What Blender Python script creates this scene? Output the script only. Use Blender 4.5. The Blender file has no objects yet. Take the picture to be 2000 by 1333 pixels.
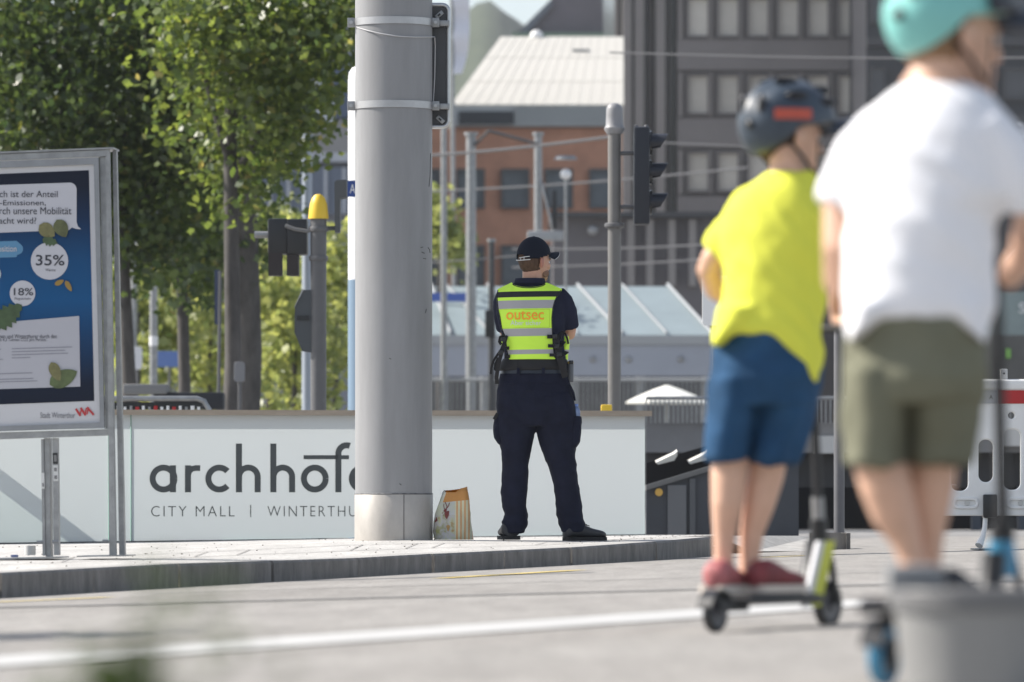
import bpy, bmesh, math, random
from mathutils import Vector, Matrix, noise
from mathutils.bvhtree import BVHTree
R = math.radians
rnd = random.Random(7)
scene = bpy.context.scene
col = scene.collection

# ------------------------------------------------------------------ camera, sky, sun, exposure
FPX, YH, HC = 11111.0, 987.0, 0.335        # focal length and horizon in photo pixels, eye height in metres
cam_d = bpy.data.cameras.new('camera'); cam = bpy.data.objects.new('camera', cam_d); col.objects.link(cam)
cam.location = (0, 0, HC); cam.rotation_euler = (R(90), 0, 0)
cam_d.sensor_width = 36; cam_d.lens = 36 * FPX / 2000; cam_d.shift_y = (YH - 666.5) / 2000
cam_d.clip_start = 0.2; cam_d.clip_end = 5000
cam_d.dof.use_dof = True; cam_d.dof.focus_distance = 34.45; cam_d.dof.aperture_fstop = 4.7
scene.camera = cam
SUN_EL = 41.0; SUN_TO = Vector((-0.978, 0.208, 0)).normalized()   # horizontal direction towards the sun
world = bpy.data.worlds.new('World'); scene.world = world; world.use_nodes = True
wn = world.node_tree.nodes; wl = world.node_tree.links
sky = wn.new('ShaderNodeTexSky'); sky.sky_type = 'NISHITA'; sky.sun_disc = False
sky.sun_elevation = R(SUN_EL); sky.sun_rotation = math.atan2(SUN_TO.x, SUN_TO.y)
sky.air_density = 1.0; sky.dust_density = 1.2; sky.ozone_density = 2.0
hsv = wn.new('ShaderNodeHueSaturation'); hsv.inputs['Saturation'].default_value = .58
wl.new(sky.outputs[0], hsv.inputs['Color']); wl.new(hsv.outputs[0], wn['Background'].inputs[0]); wn['Background'].inputs[1].default_value = 0.115
sun_d = bpy.data.lights.new('sun', 'SUN'); sun = bpy.data.objects.new('sun', sun_d); col.objects.link(sun)
sun_d.energy = 4.7; sun_d.angle = R(0.5); sun_d.color = (1.0, 0.945, 0.865)
sd = Vector((SUN_TO.x * math.cos(R(SUN_EL)), SUN_TO.y * math.cos(R(SUN_EL)), math.sin(R(SUN_EL))))
sun.rotation_euler = sd.to_track_quat('Z', 'Y').to_euler(); sun.location = (-20, 10, 30)
scene.view_settings.view_transform = 'Standard'; scene.view_settings.look = 'None'
scene.view_settings.gamma = 1; scene.view_settings.exposure = 0.72
scene.cycles.max_bounces = 8; scene.cycles.transparent_max_bounces = 12
scene.cycles.sample_clamp_indirect = 6

# ------------------------------------------------------------------ helpers
def P(px, py, Y):
    return Vector(((px - 1000) * Y / FPX, Y, HC + (YH - py) * Y / FPX))
def tag(o, label=None, cat=None, group=None, kind=None):
    for k, v in (('label', label), ('category', cat), ('group', group), ('kind', kind)):
        if v: o[k] = v
    return o
def origin_of(o):
    v = Vector((0, 0, 0))
    while o is not None:
        v = v + o.location; o = o.parent
    return v
def thing(name, loc, label, cat, group=None):
    o = bpy.data.objects.new(name, None); col.objects.link(o); o.location = loc
    o.empty_display_size = .1
    return tag(o, label, cat, group)
def link_mesh(name, me, m, parent=None, smooth=True, org=None):
    o = bpy.data.objects.new(name, me); col.objects.link(o)
    if m is not None:
        for k in (m if isinstance(m, (list, tuple)) else [m]): me.materials.append(k)
    if parent is not None:
        base = origin_of(parent); o.parent = parent
    else:
        base = Vector(org) if org is not None else Vector((0, 0, 0)); o.location = base
    if base.length > 0: me.transform(Matrix.Translation(-base))
    if smooth:
        for p in me.polygons: p.use_smooth = True
    return o
def auto_smooth(me, ang=35):
    bm = bmesh.new(); bm.from_mesh(me)
    for e in bm.edges:
        if len(e.link_faces) == 2: e.smooth = e.calc_face_angle(0) < R(ang)
        else: e.smooth = False
    bm.to_mesh(me); bm.free()
class MB:
    def __init__(s): s.bm = bmesh.new(); s.mi = 0
    def face(s, vs):
        try:
            f = s.bm.faces.new(vs); f.material_index = s.mi; return f
        except ValueError: return None
    def poly(s, pts):
        return s.face([s.bm.verts.new(p) for p in pts])
    def box(s, a, b, bev=0, M=None):
        a, b = Vector(a), Vector(b)
        c = (a + b) / 2; d = b - a
        r = bmesh.ops.create_cube(s.bm, size=1)
        vs = r['verts']
        for v in vs:
            p = Vector((v.co.x * d.x, v.co.y * d.y, v.co.z * d.z)) + c
            v.co = M @ p if M is not None else p
        fs = set(f for v in vs for f in v.link_faces)
        for f in fs: f.material_index = s.mi
        if bev > 0:
            es = list(set(e for v in vs for e in v.link_edges))
            g = bmesh.ops.bevel(s.bm, geom=es, offset=bev, segments=2, affect='EDGES', profile=.6)
            for f in g['faces']: f.material_index = s.mi
        return s
    def ring(s, c, u, v, a, b, n=20, ex=2.0):
        out = []
        for i in range(n):
            t = 2 * math.pi * i / n; ct, st = math.cos(t), math.sin(t)
            x = math.copysign(abs(ct) ** (2 / ex), ct) * a; y = math.copysign(abs(st) ** (2 / ex), st) * b
            out.append(s.bm.verts.new(Vector(c) + u * x + v * y))
        return out
    def skin(s, rings, cap=True):
        n = len(rings[0])
        for r0, r1 in zip(rings, rings[1:]):
            for i in range(n): s.face([r0[i], r0[(i + 1) % n], r1[(i + 1) % n], r1[i]])
        if cap:
            s.face(list(reversed(rings[0]))); s.face(rings[-1])
        return s
    def cyl(s, p0, p1, r0, r1=None, n=24, cap=True):
        return s.tube([p0, p1], [r0, r0 if r1 is None else r1], n, cap=cap)
    def tube(s, pts, rad, n=12, cap=True, flat=1.0, up=None):
        pts = [Vector(p) for p in pts]
        if not isinstance(rad, (list, tuple)): rad = [rad] * len(pts)
        rings = []; pu = None
        for i, p in enumerate(pts):
            d = (pts[min(i + 1, len(pts) - 1)] - pts[max(i - 1, 0)]).normalized()
            if pu is None:
                ref = Vector(up) if up is not None else (Vector((0, 0, 1)) if abs(d.z) < .9 else Vector((0, 1, 0)))
                u = (ref - d * ref.dot(d)).normalized()
            else: u = (pu - d * pu.dot(d)).normalized()
            pu = u; v = d.cross(u)
            rings.append(s.ring(p, u, v, rad[i], rad[i] * flat, n))
        return s.skin(rings, cap)
    def lathe(s, c, prof, n=32, cap=True):
        c = Vector(c); X, Y = Vector((1, 0, 0)), Vector((0, 1, 0))
        return s.skin([s.ring(c + Vector((0, 0, z)), X, Y, r, r, n) for r, z in prof], cap)
    def ball(s, c, rx, ry, rz, M=None, seg=20, rings=14):
        r = bmesh.ops.create_uvsphere(s.bm, u_segments=seg, v_segments=rings, radius=1)
        for v in r['verts']:
            p = Vector((v.co.x * rx, v.co.y * ry, v.co.z * rz))
            v.co = (M @ p if M is not None else p) + Vector(c)
        for f in set(f for v in r['verts'] for f in v.link_faces): f.material_index = s.mi
        return s
    def prism(s, pts, off):
        off = Vector(off); a = [s.bm.verts.new(p) for p in pts]; b = [s.bm.verts.new(Vector(p) + off) for p in pts]
        n = len(a); s.face(list(reversed(a))); s.face(b)
        for i in range(n): s.face([a[i], a[(i + 1) % n], b[(i + 1) % n], b[i]])
        return s
    def mesh(s, name, fix=True):
        if fix: bmesh.ops.recalc_face_normals(s.bm, faces=s.bm.faces[:])
        me = bpy.data.meshes.new(name); s.bm.to_mesh(me); s.bm.free(); return me
    def build(s, name, m, parent=None, smooth=True, ang=35, org=None, fix=True):
        me = s.mesh(name, fix)
        o = link_mesh(name, me, m, parent, smooth, org)
        if smooth: auto_smooth(me, ang)
        return o
def fused(mb, voxel, smooth=6, fac=.5, disp=None):
    """closes overlapping closed shapes into one continuous skin"""
    me = mb.mesh('tmp'); o = bpy.data.objects.new('tmp', me); col.objects.link(o)
    md = o.modifiers.new('r', 'REMESH'); md.mode = 'VOXEL'; md.voxel_size = voxel
    if smooth:
        ms = o.modifiers.new('s', 'SMOOTH'); ms.iterations = smooth; ms.factor = fac
    dg = bpy.context.evaluated_depsgraph_get()
    out = bpy.data.meshes.new_from_object(o.evaluated_get(dg))
    bpy.data.objects.remove(o); bpy.data.meshes.remove(me)
    if disp:
        ns = [v.normal.copy() for v in out.vertices]
        for v, n in zip(out.vertices, ns): v.co += n * disp(v.co, n)
    return out
def panel2d(outer, holes, extrude, bevel=0.0):
    """2D outline with holes in (x,z), thickness along y; returns a mesh centred on y=0"""
    c = bpy.data.curves.new('c', 'CURVE'); c.dimensions = '2D'; c.fill_mode = 'BOTH'
    for pts in [outer] + list(holes):
        sp = c.splines.new('POLY'); sp.points.add(len(pts) - 1); sp.use_cyclic_u = True
        for q, p in zip(sp.points, pts): q.co = (p[0], p[1], 0, 1)
    c.extrude = extrude; c.bevel_depth = bevel; c.bevel_resolution = 2
    o = bpy.data.objects.new('c', c); col.objects.link(o)
    dg = bpy.context.evaluated_depsgraph_get()
    me = bpy.data.meshes.new_from_object(o.evaluated_get(dg))
    bpy.data.objects.remove(o); bpy.data.curves.remove(c)
    for v in me.vertices: v.co = Vector((v.co.x, -v.co.z, v.co.y))
    return me
def rrect(x0, y0, x1, y1, r, n=6):
    out = []
    for cx, cy, a0 in ((x1 - r, y1 - r, 0), (x0 + r, y1 - r, 90), (x0 + r, y0 + r, 180), (x1 - r, y0 + r, 270)):
        for i in range(n + 1):
            a = R(a0 + 90 * i / n); out.append((cx + r * math.cos(a), cy + r * math.sin(a)))
    return out
def text2d(body, spacing=1.0, weight=0.0, res=4):
    c = bpy.data.curves.new('t', 'FONT'); c.body = body; c.space_character = spacing; c.offset = weight; c.resolution_u = res
    c.align_x = 'LEFT'
    o = bpy.data.objects.new('t', c); col.objects.link(o)
    dg = bpy.context.evaluated_depsgraph_get()
    me = bpy.data.meshes.new_from_object(o.evaluated_get(dg))
    bpy.data.objects.remove(o); bpy.data.curves.remove(c); return me
def text_on(fn, body, box, m, parent, name='lettering', spacing=1.0, weight=0.0, fit=None, res=4):
    """text whose ink fills box (x0,y0,x1,y1, photo px, y down); fn maps px,py to a point on the surface"""
    me = text2d(body, spacing, weight, res); fit_mesh(me, fn, box)
    return link_mesh(name, me, m, parent, smooth=False)
def fit_mesh(me, fn, box):
    xs = [v.co.x for v in me.vertices]; ys = [v.co.y for v in me.vertices]
    a, b, c, d = min(xs), max(xs), min(ys), max(ys)
    for v in me.vertices:
        u = (v.co.x - a) / (b - a); w = (v.co.y - c) / (d - c)
        v.co = fn(box[0] + u * (box[2] - box[0]), box[3] + w * (box[1] - box[3]))
def flat_on(fn, polys, m, parent, name):
    mb = MB()
    for p in polys: mb.poly([fn(x, y) for x, y in p])
    me = mb.mesh(name, fix=False)
    bm = bmesh.new(); bm.from_mesh(me); bmesh.ops.triangulate(bm, faces=bm.faces[:]); bm.to_mesh(me); bm.free()
    return link_mesh(name, me, m, parent, smooth=False)
def arc(cx, cy, r, a0, a1, n=24):
    return [(cx + r * math.cos(R(a0 + (a1 - a0) * i / n)), cy + r * math.sin(R(a0 + (a1 - a0) * i / n))) for i in range(n + 1)]
def band(path, w):
    """quads of a stroke of width w along a 2D path"""
    out = []; pts = [Vector(p) for p in path]; L = []; Rr = []
    for i, p in enumerate(pts):
        d = (pts[min(i + 1, len(pts) - 1)] - pts[max(i - 1, 0)]).normalized(); nn = Vector((-d.y, d.x)) * w / 2
        L.append(p + nn); Rr.append(p - nn)
    for i in range(len(pts) - 1): out.append([tuple(L[i]), tuple(L[i + 1]), tuple(Rr[i + 1]), tuple(Rr[i])])
    return out
# ------------------------------------------------------------------ materials
MATS = {}
def mat(name, rgb, rough=.6, metal=0.0, var=0.0, scale=8.0, bump=0.0, bscale=None, rgb2=None, spec=.5, detail=4, trans=0.0, alpha=None, stretch=None, coat=0.0, sheen=0.0):
    if name in MATS: return MATS[name]
    m = bpy.data.materials.new(name); m.use_nodes = True; nt = m.node_tree; N, L = nt.nodes, nt.links
    b = N['Principled BSDF']; b.inputs['Base Color'].default_value = (*rgb, 1); b.inputs['Roughness'].default_value = rough
    b.inputs['Metallic'].default_value = metal; b.inputs['Specular IOR Level'].default_value = spec
    if coat: b.inputs['Coat Weight'].default_value = coat
    if sheen: b.inputs['Sheen Weight'].default_value = sheen
    if trans: b.inputs['Transmission Weight'].default_value = trans
    if alpha is not None: b.inputs['Alpha'].default_value = alpha
    if var or bump or rgb2:
        tc = N.new('ShaderNodeTexCoord'); src = tc.outputs['Object']
        if stretch:
            mp = N.new('ShaderNodeMapping'); mp.inputs['Scale'].default_value = stretch; L.new(src, mp.inputs[0]); src = mp.outputs[0]
        if var or rgb2:
            nz = N.new('ShaderNodeTexNoise'); nz.inputs['Scale'].default_value = scale; nz.inputs['Detail'].default_value = detail
            nz.inputs['Roughness'].default_value = .65
            L.new(src, nz.inputs['Vector'])
            rp = N.new('ShaderNodeValToRGB'); rp.color_ramp.elements[0].position = .3; rp.color_ramp.elements[1].position = .7
            if rgb2: c0, c1 = rgb, rgb2
            else:
                c0 = tuple(max(0, c * (1 - var)) for c in rgb); c1 = tuple(min(1, c * (1 + var)) for c in rgb)
            rp.color_ramp.elements[0].color = (*c0, 1); rp.color_ramp.elements[1].color = (*c1, 1)
            L.new(nz.outputs['Fac'], rp.inputs[0]); L.new(rp.outputs[0], b.inputs['Base Color'])
        if bump:
            n2 = N.new('ShaderNodeTexNoise'); n2.inputs['Scale'].default_value = bscale or scale * 3; n2.inputs['Detail'].default_value = 5
            L.new(src, n2.inputs['Vector'])
            bp = N.new('ShaderNodeBump'); bp.inputs['Strength'].default_value = bump; bp.inputs['Distance'].default_value = .01
            L.new(n2.outputs['Fac'], bp.inputs['Height']); L.new(bp.outputs[0], b.inputs['Normal'])
    MATS[name] = m; return m
def leaf_mat(name, c0, c1, tr=.45, c2=None):
    m = bpy.data.materials.new(name); m.use_nodes = True; nt = m.node_tree; N, L = nt.nodes, nt.links
    N.remove(N['Principled BSDF']); out = N['Material Output']
    g = N.new('ShaderNodeNewGeometry'); rp = N.new('ShaderNodeValToRGB')
    rp.color_ramp.elements[0].color = (*c0, 1); rp.color_ramp.elements[1].color = (*c1, 1)
    if c2:
        e = rp.color_ramp.elements.new(.955); e.color = (*c1, 1); rp.color_ramp.elements[2].color = (*c2, 1)
    L.new(g.outputs['Random Per Island'], rp.inputs[0])
    d = N.new('ShaderNodeBsdfDiffuse'); t = N.new('ShaderNodeBsdfTranslucent'); gl = N.new('ShaderNodeBsdfGlossy'); gl.inputs['Roughness'].default_value = .42
    gl.inputs['Color'].default_value = (.9, .9, .9, 1)
    hs = N.new('ShaderNodeHueSaturation'); hs.inputs['Hue'].default_value = .486; hs.inputs['Value'].default_value = 2.4; hs.inputs['Saturation'].default_value = 1.05
    L.new(rp.outputs[0], d.inputs[0]); L.new(rp.outputs[0], hs.inputs['Color']); L.new(hs.outputs[0], t.inputs[0])
    mx = N.new('ShaderNodeMixShader'); mx.inputs[0].default_value = tr; L.new(d.outputs[0], mx.inputs[1]); L.new(t.outputs[0], mx.inputs[2])
    m2 = N.new('ShaderNodeMixShader'); m2.inputs[0].default_value = .045; L.new(mx.outputs[0], m2.inputs[1]); L.new(gl.outputs[0], m2.inputs[2])
    L.new(m2.outputs[0], out.inputs[0]); MATS[name] = m; return m
def glass_mat(name, tint, refl=.25, rough=.05):
    """thin glazing: see-through with a reflection"""
    m = bpy.data.materials.new(name); m.use_nodes = True; nt = m.node_tree; N, L = nt.nodes, nt.links
    N.remove(N['Principled BSDF']); out = N['Material Output']
    t = N.new('ShaderNodeBsdfTransparent'); t.inputs[0].default_value = (*tint, 1)
    gl = N.new('ShaderNodeBsdfGlossy'); gl.inputs['Roughness'].default_value = rough
    mx = N.new('ShaderNodeMixShader'); mx.inputs[0].default_value = refl
    L.new(t.outputs[0], mx.inputs[1]); L.new(gl.outputs[0], mx.inputs[2]); L.new(mx.outputs[0], out.inputs[0]); MATS[name] = m; return m
def copy_tree(o, parent=None):
    c = o.copy(); col.objects.link(c); c.parent = parent
    for ch in list(o.children): copy_tree(ch, c)
    return c
M_galv = mat('galvanised_steel', (.30, .305, .31), .42, .55, var=.18, scale=14, bump=.08, bscale=60)
M_dark = mat('dark_grey_paint', (.045, .046, .05), .45, var=.15, scale=5)
M_pole = mat('pole_grey', (.335, .34, .355), .5, .15, var=.07, scale=6, bump=.05, bscale=180)
M_black = mat('black_webbing', (.008, .008, .01), .75)
M_blackplastic = mat('black_plastic', (.014, .015, .018), .4)
M_white = mat('white_paint', (.78, .78, .78), .4)
# ================================================================== GROUND, ROAD, PAVEMENT
def gz(x):
    return .03 * (max(-3.2, min(3.4, x)) - .66)
def asphalt(name, c, c2, wheel=True):
    m = bpy.data.materials.new(name); m.use_nodes = True; nt = m.node_tree; N, L = nt.nodes, nt.links; b = N['Principled BSDF']
    tc = N.new('ShaderNodeTexCoord')
    def nz(sc, det=5, st=None):
        n = N.new('ShaderNodeTexNoise'); n.inputs['Scale'].default_value = sc; n.inputs['Detail'].default_value = det
        if st:
            mp = N.new('ShaderNodeMapping'); mp.inputs['Scale'].default_value = st; L.new(tc.outputs['Object'], mp.inputs[0]); L.new(mp.outputs[0], n.inputs['Vector'])
        else: L.new(tc.outputs['Object'], n.inputs['Vector'])
        return n
    big = nz(.35, 4); fine = nz(140, 3); grit = nz(38, 4)
    r1 = N.new('ShaderNodeValToRGB'); r1.color_ramp.elements[0].position = .32; r1.color_ramp.elements[1].position = .68
    r1.color_ramp.elements[0].color = (*c, 1); r1.color_ramp.elements[1].color = (*c2, 1); L.new(big.outputs['Fac'], r1.inputs[0])
    mx = N.new('ShaderNodeMixRGB'); mx.blend_type = 'OVERLAY'; mx.inputs[0].default_value = .55
    L.new(r1.outputs[0], mx.inputs[1]); L.new(grit.outputs['Fac'], mx.inputs[2])
    m3 = N.new('ShaderNodeMixRGB'); m3.blend_type = 'OVERLAY'; m3.inputs[0].default_value = .5
    L.new(mx.outputs[0], m3.inputs[1]); L.new(fine.outputs['Fac'], m3.inputs[2])
    mid = nz(7, 9, (1, .12, 1)); rm = N.new('ShaderNodeMapRange'); rm.inputs[1].default_value = .3; rm.inputs[2].default_value = .7; rm.inputs[3].default_value = .87; rm.inputs[4].default_value = 1.08; L.new(mid.outputs['Fac'], rm.inputs[0])
    m4 = N.new('ShaderNodeMixRGB'); m4.blend_type = 'MULTIPLY'; m4.inputs[0].default_value = 1; L.new(m3.outputs[0], m4.inputs[1]); L.new(rm.outputs[0], m4.inputs[2]); L.new(m4.outputs[0], b.inputs['Base Color'])
    bp = N.new('ShaderNodeBump'); bp.inputs['Strength'].default_value = .35; bp.inputs['Distance'].default_value = .004
    L.new(grit.outputs['Fac'], bp.inputs['Height']); L.new(bp.outputs[0], b.inputs['Normal'])
    b.inputs['Roughness'].default_value = .9; b.inputs['Specular IOR Level'].default_value = .2
    MATS[name] = m; return m
M_road = asphalt('road_asphalt', (.258, .245, .23), (.30, .286, .27))
M_plaza = asphalt('plaza_asphalt', (.22, .215, .21), (.27, .265, .26))
M_pave = asphalt('pavement_concrete', (.43, .418, .40), (.50, .487, .466))
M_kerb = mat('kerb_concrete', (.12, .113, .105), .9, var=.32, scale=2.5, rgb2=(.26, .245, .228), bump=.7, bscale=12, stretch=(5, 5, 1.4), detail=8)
def sheet(name, xs, ys, zoff, m, kind='structure'):
    mb = MB(); g = [[mb.bm.verts.new((x, y, gz(x) + zoff)) for x in xs] for y in ys]
    for j in range(len(ys) - 1):
        for i in range(len(xs) - 1): mb.face([g[j][i], g[j][i + 1], g[j + 1][i + 1], g[j + 1][i]])
    o = mb.build(name, m, smooth=False, fix=False); tag(o, kind=kind); return o
sheet('ground', [-2500, -60, -3.2, 3.4, 60, 2500], [-60, 0, 45, 2600], -.02, M_plaza)
sheet('road', [-40, -3.2, -1, 1, 3.4, 40], [-20, 5, 20, 46], 0, M_road)

# kerb line: photo x, y of the top edge, distance
KL = [(-620, 1150, 23.5), (-250, 1130, 25), (0, 1119, 26), (350, 1101, 28), (700, 1090, 30), (845, 1082, 31), (1115, 1069.5, 32.7), (1280, 1058, 34), (1392, 1048.5, 35.5)]
KT = [P(*k) for k in KL]
MID = [(-900, 1096, 28.6), (-400, 1093, 29.3), (0, 1087, 30.4), (350, 1076, 32), (700, 1057.3, 34.1), (845, 1055.3, 34.5), (1115, 1056.6, 34.5), (1280, 1049, 36), (1396, 1046, 37)]
MT = [P(*k) for k in MID]
def wall_Y(px): return 41.34 / (1 - .66667 * (px - 1000) / FPX)
def wall_P(px, py, off=0.0):
    """point on the front plane of the glass wall, off metres towards the camera side"""
    p = P(px, py, wall_Y(px)); return p + Vector((.555, -.832, 0)) * off
CB = [(-900, 1071), (-400, 1067), (0, 1063), (350, 1058), (700, 1051.5), (845, 1050), (1115, 1047), (1262, 1045.2), (1398, 1045)]
CT = [P(x, y, wall_Y(x)) for x, y in CB]
# resample the kerb into stones
def along(pts, step):
    out = [pts[0]]
    for a, b in zip(pts, pts[1:]):
        n = max(1, round((b - a).length / step))
        out += [a.lerp(b, i / n) for i in range(1, n + 1)]
    return out
def inset(p, i, pts, w):
    d = (pts[min(i + 1, len(pts) - 1)] - pts[max(i - 1, 0)]); d.z = 0; d.normalize(); return p + Vector((-d.y, d.x, 0)) * w
KI = [inset(p, i, KT, .2) for i, p in enumerate(KT)]
mb = MB()
stones = along(KT, .95)
for i in range(len(stones) - 1):
    a, b = stones[i], stones[i + 1]; d = (b - a); d.z = 0; d.normalize(); n = Vector((-d.y, d.x, 0))
    a2, b2 = a + d * .011, b - d * .011
    jit = rnd.uniform(-.008, .008)
    base = [a2 + n * jit, b2 + n * jit, b2 + n * .2, a2 + n * .2]
    lo = [Vector((p.x, p.y, gz(p.x) - .1)) for p in base]
    ch = .012
    vs = [Vector(p) for p in base]
    top = [vs[0] + n * ch, vs[1] + n * ch, vs[2], vs[3]]
    fr = [vs[0] - Vector((0, 0, ch)), vs[1] - Vector((0, 0, ch))]
    B = mb.bm.verts.new
    L0, L1, L2, L3 = [B(p) for p in lo]; T0, T1, T2, T3 = [B(p) for p in top]; F0, F1 = [B(p) for p in fr]
    for f in ((L0, L1, F1, F0), (F0, F1, T1, T0), (T0, T1, T2, T3), (L1, L2, T2, T1, F1), (L3, L0, F0, T0, T3), (L2, L3, T3, T2)): mb.face(f)
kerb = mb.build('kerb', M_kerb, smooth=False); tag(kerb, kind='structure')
# pale kerb top; the stained face is darker, its shade put into the colour
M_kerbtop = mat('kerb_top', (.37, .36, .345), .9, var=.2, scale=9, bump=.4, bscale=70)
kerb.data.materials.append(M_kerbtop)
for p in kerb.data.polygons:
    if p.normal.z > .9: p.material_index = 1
# lowered end of the kerb, with its end stone
mb = MB()
A = [P(1396, 1046.5, 36.6), P(1470, 1077.5, 36.6), P(1642, 1075.5, 37.4), P(1600, 1047, 38.6)]
mb.prism([A[0], A[1], A[2], A[3]], (0, .3, -.06))
o = mb.build('kerb_ramp', M_kerbtop, smooth=False); tag(o, kind='structure')
mb = MB(); mb.box(P(1598, 1050.5, 37.2), P(1652, 1079, 37.2) + Vector((0, .5, 0)), bev=.03)
o = mb.build('kerb_end', M_kerb); tag(o, kind='structure')
# pavement surface, slab joints as shallow grooves of a darker filler laid on it
rows = [KI, MT, CT]
def pave_pt(u, v):
    """u along 0..1, v across 0..1 (kerb to wall)"""
    f = u * (len(KI) - 1); i = min(int(f), len(KI) - 2); t = f - i
    q = [r[i].lerp(r[i + 1], t) for r in rows]
    return q[0].lerp(q[1], v * 2) if v < .5 else q[1].lerp(q[2], v * 2 - 1)
mb = MB(); NU, NV = 64, 12
g = [[mb.bm.verts.new(pave_pt(i / NU, j / NV)) for i in range(NU + 1)] for j in range(NV + 1)]
for j in range(NV):
    for i in range(NU): mb.face([g[j][i], g[j][i + 1], g[j + 1][i + 1], g[j + 1][i]])
# skirts down to the ground
back = g[NV]
low = [mb.bm.verts.new((v.co.x, v.co.y, -.5)) for v in back]
for i in range(NU): mb.face([back[i], back[i + 1], low[i + 1], low[i]])
o = mb.build('pavement', M_pave, smooth=False, fix=False); tag(o, kind='structure')
M_joint = mat('joint_filler', (.25, .24, .23), .9, var=.3, scale=30)
mb = MB()
def strip(fn, n, w, zoff=.004):
    pts = [fn(i / n) for i in range(n + 1)]
    for a, b in zip(pts, pts[1:]):
        d = b - a; d.z = 0; d.normalize(); nn = Vector((-d.y, d.x, 0)) * w / 2; z = Vector((0, 0, zoff))
        mb.poly([a - nn + z, b - nn + z, b + nn + z, a + nn + z])
for v, w in ((.17, .02), (.36, .022), (.63, .016), (.8, .016)): strip(lambda t: pave_pt(t, v), 64, w)
for k in range(1, 13): strip(lambda t: pave_pt((k + .3 * (k % 3)) / 14, .17 + t * .19), 4, .008)
o = mb.build('pavement_joint', M_joint, smooth=False, fix=False); tag(o, kind='structure')
# little grit, chewing gum and leaf crumbs on the paving
mb = MB()
for k in range(260):
    p = pave_pt(rnd.uniform(.15, .98), rnd.uniform(.02, .97)); s = rnd.uniform(.002, .006)
    mb.ball(p + Vector((0, 0, s * .35)), s, s * rnd.uniform(.7, 1.5), s * .6, seg=6, rings=4)
o = mb.build('pavement_grit', mat('grit', (.1, .085, .065), .9, var=.5, scale=3), smooth=False); tag(o, kind='stuff')
# road markings and repair seams
def road_strip(pts, w, m, name, zoff=.004, dz=None):
    mb = MB(); q = [Vector(p) for p in pts]; out = []
    for i, p in enumerate(q):
        d = (q[min(i + 1, len(q) - 1)] - q[max(i - 1, 0)]).normalized(); n = Vector((-d.y, d.x, 0)) * w / 2
        out.append((p - n, p + n))
    for (a, b), (c, e) in zip(out, out[1:]):
        mb.poly([Vector((v.x, v.y, gz(v.x) + zoff)) for v in (a, c, e, b)])
    o = mb.build(name, m, smooth=False, fix=False); tag(o, kind='structure'); return o
def road_pt(px, py):
    """where the view through a photo pixel meets the road"""
    k = (px - 1000) / FPX; q = (py - YH) / FPX            # X=kY, Z=HC-qY, road Z=.03(kY-.66)
    Y = (HC + .03 * .66) / (q + .03 * k); x = k * Y
    if x < -3.2: Y = (HC + .03 * 3.86) / q; x = k * Y
    return Vector((x, Y, 0))
M_line = mat('road_line_white', (.45, .445, .435), .7, var=.1, scale=3)
M_yel = mat('road_line_yellow', (.62, .47, .12), .8, var=.3, scale=6)
M_seam = mat('road_seam', (.17, .165, .16), .8, var=.3, scale=4)
def lerp_pts(a, b, n=24):
    return [a.lerp(b, i / n) for i in range(n + 1)]
road_strip(lerp_pts(road_pt(-350, 1318), road_pt(1780, 1172)), .62, M_line, 'lane_marking')
road_strip(lerp_pts(road_pt(-60, 1180), road_pt(215, 1168), 8), .1, M_yel, 'yellow_marking')
road_strip(lerp_pts(road_pt(860, 1131), road_pt(1130, 1115), 8), .12, M_yel, 'yellow_marking')
road_strip(lerp_pts(road_pt(1490, 1090), road_pt(1640, 1084), 8), .1, M_yel, 'yellow_marking')
road_strip(lerp_pts(road_pt(-300, 1196), road_pt(2150, 1132)), .25, M_seam, 'road_seam', .003)
road_strip(lerp_pts(road_pt(300, 1160), road_pt(2150, 1106)), .06, M_seam, 'road_seam', .003)
mb = MB(); q = road_pt(1093, 1102.5); mb.ball(q + Vector((0, 0, gz(q.x) + .012)), .02, .02, .014, seg=8, rings=6)
o = mb.build('crumpled_paper', M_white, org=(q.x, q.y, gz(q.x)), smooth=False)
tag(o, 'tiny white scrap of paper on the road against the kerb', 'litter')

# ================================================================== FROSTED GLASS WALL WITH THE MALL SIGN
def film_mat():
    m = bpy.data.materials.new('frosted_film'); m.use_nodes = True; nt = m.node_tree; N, L = nt.nodes, nt.links
    N.remove(N['Principled BSDF']); out = N['Material Output']
    d = N.new('ShaderNodeBsdfDiffuse'); t = N.new('ShaderNodeBsdfTranslucent'); gl = N.new('ShaderNodeBsdfGlossy'); gl.inputs['Roughness'].default_value = .12
    d.inputs[0].default_value = (.57, .588, .605, 1); t.inputs[0].default_value = (.53, .548, .566, 1)
    mx = N.new('ShaderNodeMixShader'); mx.inputs[0].default_value = .42; L.new(d.outputs[0], mx.inputs[1]); L.new(t.outputs[0], mx.inputs[2])
    fr = N.new('ShaderNodeFresnel'); fr.inputs[0].default_value = 1.4
    m2 = N.new('ShaderNodeMixShader'); L.new(fr.outputs[0], m2.inputs[0]); L.new(mx.outputs[0], m2.inputs[1]); L.new(gl.outputs[0], m2.inputs[2])
    L.new(m2.outputs[0], out.inputs[0]); return m
M_film = film_mat(); M_glass = glass_mat('clear_glass', (.93, .97, .95), .06)
M_edge = mat('glass_edge', (.25, .42, .38), .2)
M_cap = mat('wall_cap', (.33, .27, .21), .55, var=.12, scale=5, stretch=(1, 1, 6))
wall = thing('glass_wall', wall_P(546, 1056), 'long frosted glass wall with large grey mall lettering along the pavement', 'glass wall')
NB = Vector((-.555, .832, 0))
def bot(px):
    for (a, ya), (b, yb) in zip(CB, CB[1:]):
        if px <= b: return ya + (yb - ya) * (px - a) / (b - a)
    return CB[-1][1]
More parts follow.
